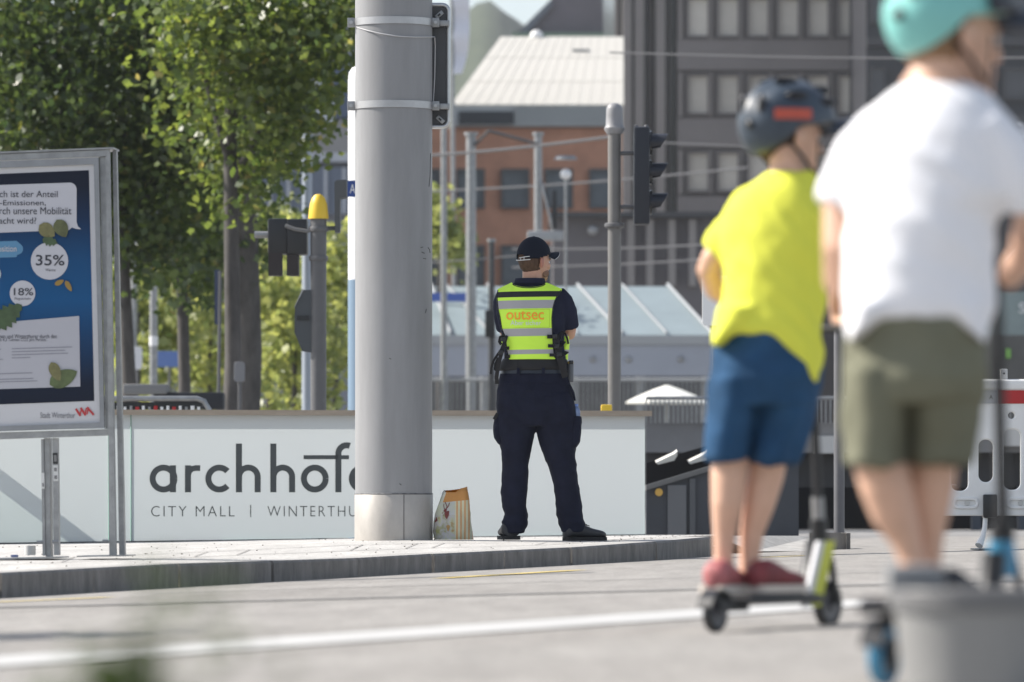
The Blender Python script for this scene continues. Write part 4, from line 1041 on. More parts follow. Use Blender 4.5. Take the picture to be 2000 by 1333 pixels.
# ------------------------------------------------------------------ helmets, scooters, children
def helmet(person, M, shell_m, visor_m, s_vis=.08, stripe=None, front=None):
    M3 = M.to_3x3(); k = M3.col[0].length
    bm = bmesh.new(); bmesh.ops.create_uvsphere(bm, u_segments=64, v_segments=40, radius=1)
    for v in bm.verts:
        q = v.co.copy(); rib = 1 + .028 * math.cos(q.x * 9.5) * max(0, q.z + .1) ** .5
        v.co = Vector((q.x * .098 * rib, q.y * .13 * rib - .006, q.z * .112 * rib + .035))
        lim = .032 - .075 * max(0, min(1, (-v.co.y - .025) / .07)) ** .8 + .012 * max(0, v.co.y / .1)
        if v.co.z < lim: v.co.z = lim + (v.co.z - lim) * .06
    bm.transform(M); me = bpy.data.meshes.new('helmet'); bm.to_mesh(me); bm.free()
    h = link_mesh('helmet', me, shell_m, person)
    def surf(ax, ay, az, e=1.0):
        d = Vector((ax, ay, az)).normalized(); return Vector((d.x * .099 * e, d.y * .131 * e - .006, d.z * .113 * e + .035))
    mb = MB()
    for (ax, ay, az, rx, ry, rz, rot) in ((.45, -.75, .35, .012, .010, .026, 20), (-.1, -.9, .35, .013, .010, .028, 0), (-.6, -.6, .35, .012, .012, .026, -20), (.75, -.15, .55, .012, .032, .012, 0), (-.75, -.15, .55, .012, .032, .012, 0),
                                     (.35, -.2, .95, .012, .036, .010, 0), (-.35, -.2, .95, .012, .036, .010, 0), (.7, .5, .45, .012, .03, .012, 0), (-.7, .5, .45, .012, .03, .012, 0), (.3, .6, .75, .011, .034, .012, 0), (.25, -.95, -.05, .016, .008, .011, 0)):
        mb = MB(); mb.ball(M @ surf(ax, ay, az, .995), rx, ry, rz, M=M3, seg=14, rings=8); mb.build('vent', M_blackplastic, h)
    inn, ou = [], []
    for i in range(17):
        a = R(-70 + 140 * i / 16); inn.append(M @ Vector((.097 * math.sin(a), -.006 + .126 * math.cos(a), .044 - .03 * math.sin(a) ** 2))); ou.append(M @ Vector((.086 * math.sin(a), .02 + (.108 + s_vis) * math.cos(a) ** .8, .056 - .06 * math.sin(a) ** 2)))
    mb = MB(); l1 = [mb.bm.verts.new(p) for p in inn]; l2 = [mb.bm.verts.new(p) for p in ou]
    for i in range(16): mb.face([l1[i], l1[i + 1], l2[i + 1], l2[i]])
    vz_ = mb.build('visor', visor_m, h); md = vz_.modifiers.new('s', 'SOLIDIFY'); md.thickness = .014; md.offset = 0
    mb = MB()
    for sg in (1, -1):
        mb.tube([M @ Vector((sg * x, y, z)) for x, y, z in ((.088, .03, -.005), (.083, .03, -.05), (.06, .04, -.098), (.02, .052, -.124), (0, .054, -.126))], .0055 * k, 8, flat=.5)
        mb.tube([M @ Vector((sg * x, y, z)) for x, y, z in ((.083, -.05, -.015), (.084, -.015, -.05), (.066, .03, -.09))], .005 * k, 8, flat=.5)
    mb.build('chin_strap', M_black, h)
    if stripe:
        mb = MB(); pts = [M @ surf(math.cos(R(a)), math.sin(R(a)), .16, 1.035) for a in range(-40, 3, 6)]; ribbon(mb, pts, .026 * k, .006, side=UZ); mb.build('stripe', stripe, h)
    if front:
        me = shell(M, (0, -.006, .035), (.1055, .139, .121), lambda q: q.y > .012 + max(0, q.z - .07) * .6 and q.z > .035); f = link_mesh('front_shell', me, front, h); md = f.modifiers.new('s', 'SOLIDIFY'); md.thickness = .004; md.offset = 0
    return h
def scooter(base, deg, label, mdeck, mwheel, mfork, mgrip, wf_=.065, wr_=.05, L=.62, hb=.86, mclamp=None, panel=None):
    f = Vector((math.sin(R(deg)), math.cos(R(deg)), 0)); r = Vector((f.y, -f.x, 0)); M = Matrix((r, f, UZ)).transposed().to_4x4(); M = Matrix.Translation(base) @ M
    t = thing('kick_scooter', base, label, 'scooter')
    V = lambda x, y, z: M @ Vector((x, y, z))
    mb = MB(); mb.box((-.06, .09, .072), (.06, .50, .097), bev=.008, M=M); mb.box((-.018, -.02, .055), (-.026, .14, .085), M=M); mb.box((.018, -.02, .055), (.026, .14, .085), M=M); mb.build('deck', mdeck, t)
    mb = MB(); mb.box((-.052, .11, .0975), (.052, .46, .1), M=M); mb.build('grip_tape', M_black, t, smooth=False)
    for (y, rr) in ((0, wr_), (L, wf_)):
        mb = MB(); c = V(0, y, rr); mb.skin([mb.ring(c + r * w, f, UZ, rr * q, rr * q, 36) for w, q in ((-.013, .72), (-.013, .92), (-.006, 1), (.006, 1), (.013, .92), (.013, .72))], cap=False); w_ = mb.build('wheel', mwheel, t)
        mb = MB(); mb.cyl(c - r * .011, c + r * .011, rr * .72, n=28); mb.cyl(c - r * .02, c + r * .02, rr * .25, n=16); mb.build('hub', M_dark if mwheel is not M_blackplastic else mat('hub_grey', (.12, .12, .13), .4), w_)
    mb = MB(); pts = [V(0, wr_ * 1.25 * math.cos(R(a)) * 1.0, wr_ + wr_ * 1.25 * math.sin(R(a))) for a in range(20, 165, 12)]; ribbon(mb, pts, .045, .006, side=r); mb.build('rear_brake', M_blackplastic, t)
    if mclamp:
        mb = MB(); ribbon(mb, [V(0, .09, .105), V(0, .05, .135), V(0, .01, .155), V(0, -.035, .156), V(0, -.065, .14)], .05, .016, side=r); mb.build('rear_fender', M_blackplastic, t)
    mb = MB(); mb.tube([V(0, .49, .085), V(0, .535, .14), V(0, .56, .24)], [.028, .026, .024], 14); mb.build('neck', mfork, t)
    mb = MB()
    for sg in (-1, 1): mb.tube([V(sg * .024, L, wf_), V(sg * .024, L - .02, .17), V(sg * .012, L - .045, .25)], .010, 10)
    mb.tube([V(0, L - .05, .2), V(0, L - .055, .30)], .024, 14); mb.build('fork', mfork if panel is None else M_blackplastic, t)
    mb = MB(); mb.tube([V(0, L - .05, .28), V(0, L - .10, hb)], [.013, .0115], 14); mb.build('stem', M_blackplastic, t)
    mb = MB(); mb.tube([V(0, L - .052, .195), V(0, L - .058, .265)] if mclamp else [V(0, L - .055, .30), V(0, L - .06, .36)], .026 if mclamp else .018, 14); mb.build('stem_clamp', mclamp or M_galv, t)
    mb = MB(); mb.tube([V(-.2, L - .10, hb), V(.2, L - .10, hb)], .011, 12); hbar = mb.build('handlebar', M_blackplastic, t)
    for sg in (-1, 1):
        mb = MB(); mb.tube([V(sg * .11, L - .10, hb), V(sg * .22, L - .10, hb)], .016, 14); mb.build('grip', mgrip, hbar)
    if panel:
        for (m_, y0, y1) in ((panel[0], .425, .46), (panel[1], .46, .52)):
            mb = MB()
            for sg in (.030,):
                mb.prism([V(sg, y0 + .0, .062), V(sg, y1, .062), V(sg, y1 + .085, .24), V(sg, y0 + .085, .24)], r * .012)
            mb.build('side_panel', m_, t, smooth=False)
    return t, V
def kid_hair(M, parent, m, zlow=-.075):
    me = shell(M, (0, -.010, .02), (.081, .102, .103), lambda q: q.y < .01 - max(0, -q.z) * .8 and q.z > zlow and not (abs(q.x) > .066 and q.y > -.03 and q.z < .03) or q.z > .06)
    for v in me.vertices: v.co += Vector((noise.noise(v.co * 90), noise.noise(v.co * 90 + UX * 9), 0)) * .003
    o = link_mesh('hair', me, m, parent); md = o.modifiers.new('s', 'SOLIDIFY'); md.thickness = .008; md.offset = -1

# --- child in the yellow T-shirt
K = Fig(15.3); K.yaw = 30; K.y_hi = 440; K.y_lo = 650
rb = road_pt(1397, 1236); rb = Vector((rb.x, rb.y, gz(rb.x)))
M_neon = mat('neon_panel', (.58, .60, .05), .5)
sc1, V1 = scooter(rb, 31, 'black kick scooter with yellow and white side panels under the child in yellow', mat('deck_black', (.02, .02, .022), .5), M_blackplastic, M_blackplastic, M_black, .066, .05, .64, .82, panel=(mat('panel_silver', (.55, .56, .58), .35, .3), M_neon))
K.Y = V1(0, .25, 0).y; K.s = FPX / K.Y
kb = MB(); KM = head_M(K.p(1539, 268, .03), 60, .94); head(kb, KM)
K.limb(kb, [(1533, 285, .0, .048), (1538, 325, .0, .048), (1538, 352, .0, .065)])
K.loft(kb, [(348, 1500, 1582, .10), (375, 1472, 1578, .12), (430, 1460, 1585, .14), (520, 1455, 1585, .15), (620, 1450, 1582, .15), (700, 1445, 1585, .16), (760, 1440, 1585, .16)])
K.limb(kb, [(1476, 420, .06, .036), (1446, 452, .06, .034), (1414, 480, .07, .033), (1394, 502, .08, .032), (1386, 522, .10, .033), (1400, 560, .15, .031), (1450, 590, .25, .027), (1500, 612, .315, .022)])
K.limb(kb, [(1578, 416, -.06, .036), (1606, 452, -.06, .034), (1630, 500, -.03, .033), (1643, 525, .02, .033), (1646, 545, .12, .033), (1648, 590, .24, .029), (1652, 622, .34, .022)])
hL, hR = V1(-.165, .54, .82), V1(.165, .54, .82)
K.limb(kb, [(1500, 612, .315, .022)] and [(1470, 598, .27, .026), (1000 + (hL.x) * FPX / K.Y, YH - (hL.z - HC - .035) * FPX / K.Y, hL.y - K.Y - .07, .021)])
K.limb(kb, [(1650, 605, .28, .027), (1000 + (hR.x) * FPX / K.Y, YH - (hR.z - HC - .035) * FPX / K.Y, hR.y - K.Y - .07, .021)])
fdir = Vector((math.sin(R(31)), math.cos(R(31)), 0)); rdir = Vector((fdir.y, -fdir.x, 0))
for hp, sg in ((hL, 1), (hR, -1)): hand(kb, hp - fdir * .075 + UZ * .03, fdir - UZ * .1, UZ + fdir * .2, rdir * sg, .8, 52)
K.limb(kb, [(1440, 760, 0, .06), (1427, 890, 0, .05), (1423, 930, -.005, .049), (1420, 985, -.01, .044), (1415, 1040, 0, .032), (1413, 1085, 0, .027), (1413, 1120, .0, .030)])
K.limb(kb, [(1520, 760, .0, .062), (1503, 890, .04, .052), (1497, 930, .04, .050), (1484, 985, .035, .043), (1470, 1040, .04, .033), (1465, 1090, .04, .028), (1466, 1125, .04, .03)])
kme = fused(kb, .0055, 5)
kid = bpy.data.objects.new('person', kme); col.objects.link(kid); kbase = V1(0, .2, .1); kid.location = kbase
kme.transform(Matrix.Translation(-kbase)); kme.materials.append(M_kskin)
for p in kme.polygons: p.use_smooth = True
tag(kid, 'child in bright yellow T-shirt, blue shorts and dark blue helmet riding a scooter', 'person')
face_details(KM, kid, M_iris); kid_hair(KM, kid, M_hairb)
helmet(kid, KM @ Matrix.Translation((0, .006, -.002)) @ Matrix.Scale(1.17, 4), mat('helmet_slate', (.045, .062, .085), .4, var=.12, scale=8), mat('helmet_navy', (.02, .026, .038), .45), .085, stripe=mat('helmet_coral', (.50, .085, .05), .45))
sb = MB()
K.loft(sb, [(330, 1494, 1590, .11), (340, 1480, 1600, .135), (355, 1458, 1606, .16), (375, 1430, 1614, .185), (412, 1408, 1622, .205), (455, 1400, 1628, .22), (490, 1404, 1626, .225), (520, 1409, 1618, .225), (580, 1409, 1614, .23), (625, 1404, 1610, .235), (652, 1398, 1606, .24)], 32, 2.3)
K.loft(sb, [(600, 1402, 1520, .24), (640, 1398, 1475, .24), (655, 1395, 1440, .23), (668, 1391, 1422, .22), (677, 1390, 1404, .2)], 24, 2.3)
K.loft(sb, [(600, 1440, 1613, .24), (645, 1446, 1611, .245), (660, 1474, 1611, .245), (674, 1504, 1610, .245), (692, 1530, 1610, .24), (710, 1550, 1609, .235), (730, 1568, 1608, .22), (746, 1581, 1606, .18), (754, 1590, 1604, .13)], 24, 2.3)
K.limb(sb, [(1474, 412, .06, .066), (1444, 442, .06, .063), (1412, 470, .07, .056), (1396, 492, .08, .049)], 1.1)
K.limb(sb, [(1576, 412, -.05, .056), (1606, 446, -.055, .056), (1632, 490, -.03, .056), (1642, 528, .01, .051)], 1.1)
M_ytee = mat('yellow_cotton', (.76, .77, .095), .9, spec=.2)
def kdisp(co, n):
    q = co - kbase; d = (q.x * .75 + q.z * .65); e = q.x * .65 - q.z * .75
    return .024 * (1 - 2 * abs(noise.noise(Vector((d * 9, e * 2.6, q.y * 3 + 2))))) * min(1, max(.1, (1.0 - q.z) * 2)) * min(1, max(.2, (q.z - .48) / .2)) + .009 * (.5 - abs(noise.noise(Vector((d * 21, e * 5, q.y * 6))))) + .003 * noise.noise(co * 18) - .010
mesh_obj('t_shirt', fused(sb, .008, 18, disp=kdisp), M_ytee, kid)
hb_ = MB()
K.loft(hb_, [(640, 1420, 1590, .20), (680, 1402, 1598, .215), (740, 1392, 1600, .235, -.01), (790, 1388, 1596, .225)], 30, 2.3)
K.loft(hb_, [(740, 1391, 1490, .22), (790, 1386, 1484, .21), (840, 1382, 1472, .195), (896, 1380, 1462, .185)], 24, 2.3)
K.loft(hb_, [(740, 1470, 1600, .22, .01), (790, 1472, 1594, .21, .02), (840, 1470, 1580, .2, .03), (902, 1463, 1556, .19, .03)], 24, 2.3)
M_bshort = mat('blue_cotton', (.022, .066, .138), .9, var=.3, scale=5, spec=.2)
mesh_obj('shorts', fused(hb_, .007, 8, disp=folds(.017, 8, 7, 12)), M_bshort, kid)
M_pinkshoe = mat('pink_shoe', (.42, .13, .13), .6, var=.35, scale=22); M_solep = mat('pale_sole', (.62, .55, .48), .7)
for (px, py, yy, deg, m_) in ((1388, 1163, -.11, 24, M_pinkshoe), (1470, 1168, -.03, 38, mat('red_shoe', (.22, .04, .045), .6, var=.35, scale=22))):
    h0 = K.p(px, py, yy); h0.z = V1(0, 0, .1).z + .002
    mb = MB(); shoe(mb, h0 + UZ * .015, deg, .215, .085, .075); s_ = mb.build('shoe', m_, kid, ang=60); mb = MB(); sole(mb, h0, deg, .22, .092, .022); mb.build('sole', M_solep, s_, smooth=False)

# --- child in the white T-shirt
W = Fig(11.8); W.yaw = 28; W.y_hi = 320; W.y_lo = 620
rb = road_pt(1727, 1340); rb = Vector((rb.x, rb.y, gz(rb.x)))
M_bwheel = mat('blue_wheel', (.05, .22, .36), .35)
sc2, V2 = scooter(rb, 26, 'black kick scooter with light blue wheels and clamp under the child in white', mat('deck_grey', (.04, .04, .045), .5), M_bwheel, M_blackplastic, M_bwheel, .07, .055, .66, .92, mclamp=mat('blue_clamp', (.06, .30, .50), .35))
W.Y = V2(0, .27, 0).y; W.s = FPX / W.Y
wbm = MB(); WM = head_M(W.p(1856, 74, .02), 62, .97); head(wbm, WM)
W.limb(wbm, [(1838, 100, .0, .050), (1832, 140, .0, .052), (1828, 175, .0, .072)])
W.loft(wbm, [(170, 1785, 1872, .11), (205, 1745, 1915, .13), (270, 1715, 1920, .15), (400, 1700, 1900, .16), (520, 1705, 1895, .16), (640, 1705, 1890, .15), (712, 1700, 1885, .14)])
W.limb(wbm, [(1748, 265, .07, .038), (1706, 310, .07, .036), (1666, 356, .07, .034), (1645, 405, .07, .034), (1644, 480, .05, .034), (1648, 545, .10, .034), (1690, 560, .2, .031), (1780, 555, .33, .022)])
W.limb(wbm, [(1916, 265, -.07, .038), (1956, 310, -.07, .036), (1990, 358, -.06, .034), (2012, 400, -.04, .034), (2020, 430, .07, .035), (2018, 490, .16, .032), (1995, 530, .28, .027)])
hL, hR = V2(-.165, .56, .92), V2(.165, .56, .92)
wpx = lambda v: (1000 + v.x * FPX / W.Y, YH - (v.z - HC - .035) * FPX / W.Y, v.y - W.Y - .07)
W.limb(wbm, [(1690, 560, .2, .031), (*wpx(hL), .022)]); W.limb(wbm, [(2012, 505, .22, .030), (*wpx(hR), .022)])
fdir = Vector((math.sin(R(26)), math.cos(R(26)), 0)); rdir = Vector((fdir.y, -fdir.x, 0))
for hp, sg in ((hL, 1), (hR, -1)): hand(wbm, hp - fdir * .078 + UZ * .03, fdir - UZ * .1, UZ + fdir * .2, rdir * sg, .86, 52)
W.limb(wbm, [(1706, 745, 0, .050), (1713, 890, 0, .050), (1730, 950, -.005, .050), (1747, 1005, 0, .044), (1770, 1055, .0, .031), (1780, 1090, 0, .026), (1784, 1135, 0, .03)])
W.limb(wbm, [(1850, 745, .03, .050), (1828, 890, .05, .048), (1822, 950, .05, .046), (1820, 1005, .05, .038), (1819, 1055, .05, .028), (1818, 1100, .05, .025), (1819, 1150, .05, .03)])
wme = fused(wbm, .0055, 5)
wkid = bpy.data.objects.new('person', wme); col.objects.link(wkid); wbase = V2(0, .2, .1); wkid.location = wbase
wme.transform(Matrix.Translation(-wbase)); wme.materials.append(M_kskin)
for p in wme.polygons: p.use_smooth = True
tag(wkid, 'taller child in white T-shirt, olive shorts and turquoise helmet on a scooter', 'person')
face_details(WM, wkid, M_iris); kid_hair(WM, wkid, mat('fair_hair', (.26, .15, .08), .8, var=.3, scale=60), -.085)
helmet(wkid, WM @ Matrix.Translation((0, .006, .008)) @ Matrix.Scale(1.07, 4), mat('helmet_turquoise', (.22, .55, .51), .4), mat('helmet_dark', (.02, .024, .034), .4), .08, front=mat('helmet_dark', (.02, .024, .034), .4))
sb = MB()
W.loft(sb, [(152, 1774, 1884, .13), (164, 1750, 1912, .155), (180, 1722, 1940, .18), (212, 1690, 1962, .215), (262, 1660, 1980, .235), (330, 1646, 1986, .25), (390, 1646, 1982, .255), (425, 1655, 1956, .255), (520, 1649, 1944, .26), (600, 1646, 1942, .265), (634, 1646, 1941, .265)], 34, 2.35)
W.loft(sb, [(590, 1646, 1780, .265), (636, 1645, 1742, .26), (652, 1646, 1708, .25), (666, 1648, 1684, .24), (678, 1650, 1668, .21)], 24, 2.3)
W.loft(sb, [(590, 1810, 1942, .265), (632, 1842, 1942, .26), (648, 1866, 1941, .255), (664, 1890, 1940, .25), (680, 1913, 1939, .23), (690, 1924, 1937, .2)], 24, 2.3)
W.limb(sb, [(1746, 250, .07, .074), (1702, 292, .07, .068), (1658, 345, .07, .057), (1638, 384, .07, .051), (1631, 404, .07, .047)], 1.15)
W.limb(sb, [(1912, 254, -.055, .062), (1956, 300, -.06, .060), (1991, 352, -.06, .056), (2010, 402, -.04, .050)], 1.15)
M_wtee = mat('white_cotton', (.84, .84, .87), .85, sheen=.15)
def wdisp(co, n):
    q = co - wbase; d = (q.x * .55 + q.z * .8); e = q.x * .8 - q.z * .55
    return .030 * (1 - 2 * abs(noise.noise(Vector((d * 7 + 3, e * 2.2, q.y * 3))))) * min(1, max(.15, (1.05 - q.z) * 1.6)) * min(1, max(.25, (q.z - .5) / .2)) + .010 * (.5 - abs(noise.noise(Vector((d * 16, e * 4.5, q.y * 5))))) + .003 * noise.noise(co * 15) - .012
mesh_obj('t_shirt', fused(sb, .009, 18, disp=wdisp), M_wtee, wkid)
hb_ = MB()
W.loft(hb_, [(610, 1664, 1926, .22), (690, 1655, 1926, .24), (740, 1652, 1924, .245, -.01), (780, 1652, 1920, .23)], 30, 2.3)
W.loft(hb_, [(720, 1652, 1775, .235), (790, 1651, 1770, .22), (870, 1650, 1765, .2), (908, 1648, 1762, .195)], 24, 2.3)
W.loft(hb_, [(720, 1770, 1924, .235, .01), (790, 1774, 1918, .22, .03), (870, 1780, 1910, .205, .05), (903, 1783, 1906, .2, .05)], 24, 2.3)
M_olive = mat('olive_cotton', (.17, .17, .122), .95, var=.15, scale=5, spec=.15)
mesh_obj('shorts', fused(hb_, .007, 8, disp=folds(.016, 8, 6, 21)), M_olive, wkid)
for (px, yy, deg) in ((1784, -.05, 0), (1822, .02, 35)):
    h0 = W.p(px, 1200, yy); h0.z = V2(0, 0, .1).z + .002
    mb = MB(); shoe(mb, h0 + UZ * .016, deg, .235, .09, .095); s_ = mb.build('shoe', mat('dark_shoe', (.02, .02, .024), .6), wkid, ang=60); mb = MB(); sole(mb, h0, deg, .24, .096, .024); mb.build('sole', mat('grey_sole', (.1, .1, .1), .7), s_, smooth=False)
# ================================================================== STREET FURNITURE BEHIND AND BESIDE
def gp(px, Y):
    """ground point below photo column px at distance Y"""
    x = (px - 1000) * Y / FPX; return Vector((x, Y, gz(x) - .02))
M_pg = mat('signal_pole_grey', (.105, .105, .11), .45, var=.1, scale=4)
M_sig = mat('signal_housing', (.012, .015, .024), .5)
M_yel2 = mat('yellow_plastic', (.75, .50, .03), .45)
# left traffic signal pole with yellow dome
Y = 46.0; s_ = FPX / Y; g0 = gp(622, Y)
t = thing('traffic_light', g0, 'dark grey signal pole with a bright yellow dome cap left of the thick mast', 'traffic light')
mb = MB(); mb.lathe((g0.x, g0.y, 0), [(.064, g0.z), (.064, P(0, 560, Y).z), (.066, P(0, 428, Y).z)], 28); mb.build('pole', M_pg, t)
mb = MB(); zt = P(0, 428, Y).z; mb.lathe((g0.x, g0.y, zt), [(.082, 0), (.082, .012), (.078, .05), (.07, .12), (.052, .17), (.03, .195), (.008, .2)], 28); mb.build('dome_cap', M_yel2, t)
for py in (505, 448):
    mb = MB(); z = P(0, py, Y).z; mb.lathe((g0.x, g0.y, z), [(.075, -.02), (.078, -.01), (.078, .01), (.075, .02)], 24); mb.build('collar', M_pg, t)
mb = MB(); mb.box(P(523, 496, Y), P(562, 427, Y) + Vector((0, .26, 0)), bev=.015); mb.box(P(560.5, 497, Y - .02), P(600, 428, Y) + Vector((0, .26, 0)), bev=.015); hd = mb.build('signal_head', M_blackplastic, t)
for x0, x1 in ((524, 550), (560, 583)):
    mb = MB(); mb.prism([P(x0, 538, Y), P(x1, 538.5, Y), P(x1, 494, Y), P(x0, 494, Y)], (0, .22, 0)); mb.build('visor', mat('visor_brown', (.022, .016, .016), .6), hd, smooth=False)
mb = MB(); mb.tube([P(557, 441, Y - .04), P(575, 448, Y - .05), P(600, 452, Y - .03), P(618, 446, Y)], .016, 8); mb.build('hose', mat('hose_grey', (.16, .16, .16), .6), t)
mb = MB(); mb.tube([P(497, 459, Y + .1), P(524, 459, Y + .1)], .028, 14); mb.build('arm_stub', M_galv, t)
mb = MB(); q = [(578, 690), (577, 640), (575.5, 632), (575.5, 604), (588, 570), (610, 566), (612, 690), (600, 694)]
q = [(612, 566), (592, 567), (576, 600), (575, 650), (590, 686), (612, 690)]
mb.prism([P(x, y, Y - .03) for x, y in q], (0, .12, 0)); bk = mb.build('push_button_box', mat('box_slate', (.055, .062, .07), .45), t, smooth=False)
mb = MB(); mb.prism([P(x, y, Y - .05) for x, y in ((593, 566), (576.5, 598), (574, 601), (591, 564))], (0, .1, 0)); mb.build('rim', M_bandm, bk, smooth=False)
mb = MB(); mb.box(P(580, 626, Y - .045), P(604, 617, Y - .03)); mb.build('slot', M_blackplastic, bk, smooth=False)
mb = MB(); mb.prism([P(x, y, Y) for x, y in ((654, 454), (664, 454), (664.5, 388), (677, 386), (677, 351), (658, 352), (653, 356))], (0, .18, 0)); mb.tube([P(622, 447, Y), P(656, 446, Y + .05)], .018, 10); mb.build('side_signal', mat('side_signal_grey', (.07, .075, .08), .5), t, ang=20)
# blue street sign beside the mast, and the round-topped pillar
Y = 47.5; g0 = gp(700, Y)
t = thing('street_sign', g0, 'small blue street sign with white lettering half hidden by the thick mast', 'street sign')
mb = MB(); mb.cyl(g0, P(702, 345, Y), .03, n=16); mb.build('post', M_pg, t)
mb = MB(); mb.box(P(679, 385, Y - .04), P(760, 353, Y - .03)); pn = mb.build('panel', mat('sign_blue', (.02, .06, .25), .4), t, smooth=False)
text_on(lambda x, y: P(x, y, Y - .043), 'A', (683, 360, 694, 378), M_white, pn)
Y = 52.0; g0 = gp(708, Y)
t = thing('info_pillar', g0, 'tall white round-topped pillar with blue lower half behind the thick mast', 'pillar')
rx = 28 * Y / FPX
mb = MB(); mb.lathe((g0.x, g0.y, 0), [(rx, P(0, 548, Y).z), (rx, P(0, 160, Y).z), (rx * .93, P(0, 142, Y).z), (rx * .72, P(0, 133, Y).z), (rx * .3, P(0, 129, Y).z)], 36); mb.build('upper_shaft', M_white, t)
mb = MB(); mb.lathe((g0.x, g0.y, 0), [(rx + .002, g0.z), (rx + .002, P(0, 547, Y).z)], 36); mb.build('lower_shaft', mat('pillar_blue', (.17, .25, .34), .45), t)
# right traffic light
Y = 46.0; g0 = gp(1200, Y)
t = thing('traffic_light', g0, 'tall grey pole with black three-lamp signal head seen from the side, right of the guard', 'traffic light')
mb = MB(); mb.lathe((g0.x, g0.y, 0), [(.053, g0.z), (.053, P(0, 252, Y).z)], 28); mb.build('pole', mat('signal_pole_warm', (.15, .145, .14), .5, var=.1, scale=4), t)
mb = MB(); z0 = P(0, 255, Y).z; mb.lathe((g0.x, g0.y, z0), [(.06, -.03), (.08, 0), (.082, .02), (.07, .04), (.067, .12), (.066, .17), (.055, .2), (.03, .218), (.006, .222)], 28); mb.build('pole_cap', mat('cap_grey', (.25, .25, .26), .5), t)
mb = MB(); z0 = P(0, 441, Y).z; mb.lathe((g0.x, g0.y, z0), [(.07, -.02), (.08, -.008), (.08, .012), (.07, .02)], 24); mb.build('collar', M_pg, t)
for py in (300, 405): mb = MB(); mb.tube([P(1200, py, Y), P(1245, py, Y)], .018, 10); mb.build('bracket', M_pg, t)
mb = MB(); mb.box(P(1238, 438, Y - .13), P(1268, 252, Y + .13), bev=.02); hd = mb.build('signal_head', M_sig, t)
for py in (280, 337, 396):
    mb = MB(); c = P(1268, py, Y); mb.tube([c - UX * .005, c + UX * .02], .10, 24); ln = mb.build('lens', mat('lens_dark', (.03, .03, .03), .15), hd)
    mb = MB(); n = 18; a0, a1 = [], []
    for i in range(n + 1):
        a = R(-35 + 250 * i / n); a0.append(mb.bm.verts.new(c + Vector((0, .108 * math.cos(a), .075 * math.sin(a) + .0)))); a1.append(mb.bm.verts.new(c + Vector((.155 - .04 * (1 - math.sin(a)) , .104 * math.cos(a), .068 * math.sin(a) + .008))))
    for i in range(n): mb.face([a0[i], a0[i + 1], a1[i + 1], a1[i]])
    v_ = mb.build('visor', M_sig, hd, fix=False); md = v_.modifiers.new('s', 'SOLIDIFY'); md.thickness = .004
for dx, dy in ((1243, .04), (1262, -.03)):
    mb = MB(); mb.ball(P(dx, 251, Y + dy), .022, .022, .03); mb.build('hinge_knob', M_pg, hd)
# yellow object behind the wall
Y = 44.5; g0 = gp(1184, Y)
t = thing('construction_lamp', Vector((g0.x, g0.y, g0.z)), 'small yellow lamp just showing above the glass wall right of the guard', 'lamp')
mb = MB(); mb.cyl(g0, P(1184, 806, Y), .025, n=12); mb.build('post', M_pg, t)
mb = MB(); mb.box(P(1174, 812, Y - .05), P(1195, 791, Y + .05), bev=.012); mb.build('lamp_body', M_yel2, t)

# grey steel post between the children
Y = 38.6; g0 = P(1639, 1051, Y)
t = thing('post', g0, 'grey steel post standing on the kerb end between the two children', 'post')
mb = MB(); r_ = 10.5 * Y / FPX; mb.lathe((g0.x, g0.y, 0), [(r_, g0.z - .05), (r_, P(0, 545, Y).z)], 24); mb.build('shaft', mat('post_grey', (.12, .12, .13), .5, .2, var=.12, scale=5), t)
mb = MB(); mb.lathe((g0.x, g0.y, P(0, 545, Y).z), [(r_ * 1.1, 0), (r_ * 1.1, .01), (r_ * .5, .03)], 24); mb.build('post_cap', M_pg, t)
# white panel behind the elbow of the child in yellow
Y = 43.0; g0 = gp(1398, Y)
t = thing('notice_board', g0, 'blank white notice panel on a post behind the elbow of the child in yellow', 'notice board')
mb = MB(); mb.cyl(g0, P(1398, 560, Y), .025, n=12); mb.build('post', M_pg, t)
mb = MB(); a, b = P(1372, 636, Y - .04), P(1432, 540, Y - .04); me_ = panel2d(rrect(a.x, a.z, b.x, b.z, .03), [], .008, .002); me_.transform(Matrix.Translation((0, Y - .04, 0))); mb.bm.free(); link_mesh('panel', me_, M_white, t, smooth=False)

# white plastic road barrier with red reflective band
Y = 34.2; s_ = FPX / Y
q0 = P(1890, 1070, Y); q0.z = gz(q0.x)
t = thing('road_barrier', q0, 'white plastic road barrier with a red band and oval slots at the right edge', 'barrier')
def bx(px): return (px - 1000) * Y / FPX
def bz(py): return HC + (YH - py) * Y / FPX
def rr(x0, y0, x1, y1, r): return rrect(bx(x0), bz(y1), bx(x1), bz(y0), r)
holes = [rr(x, 836, x + 39, 960, .05) for x in (1957, 2050)] + [rr(x, 856, x + 35, 945, .05) for x in (1907.5, 2004, 2096)] + [rr(1854, 836, 1894, 962, .05), rr(1808, 856, 1840, 945, .05)]
holes += [[(bx(1975) + .03 * math.cos(R(a)), bz(812) + .03 * math.sin(R(a))) for a in range(0, 360, 20)]]
me_ = panel2d(rr(1792, 744, 2160, 1005, .03), holes, .022, .009); me_.transform(Matrix.Translation((0, Y, 0)))
M_plw = mat('barrier_plastic', (.76, .76, .75), .45, var=.05, scale=4)
bd = link_mesh('panel', me_, M_plw, t); auto_smooth(bd.data, 40)
mb = MB(); mb.box((bx(1792), Y - .045, bz(761)), (bx(2160), Y + .045, bz(744)), bev=.01); mb.build('top_rail', M_plw, t)
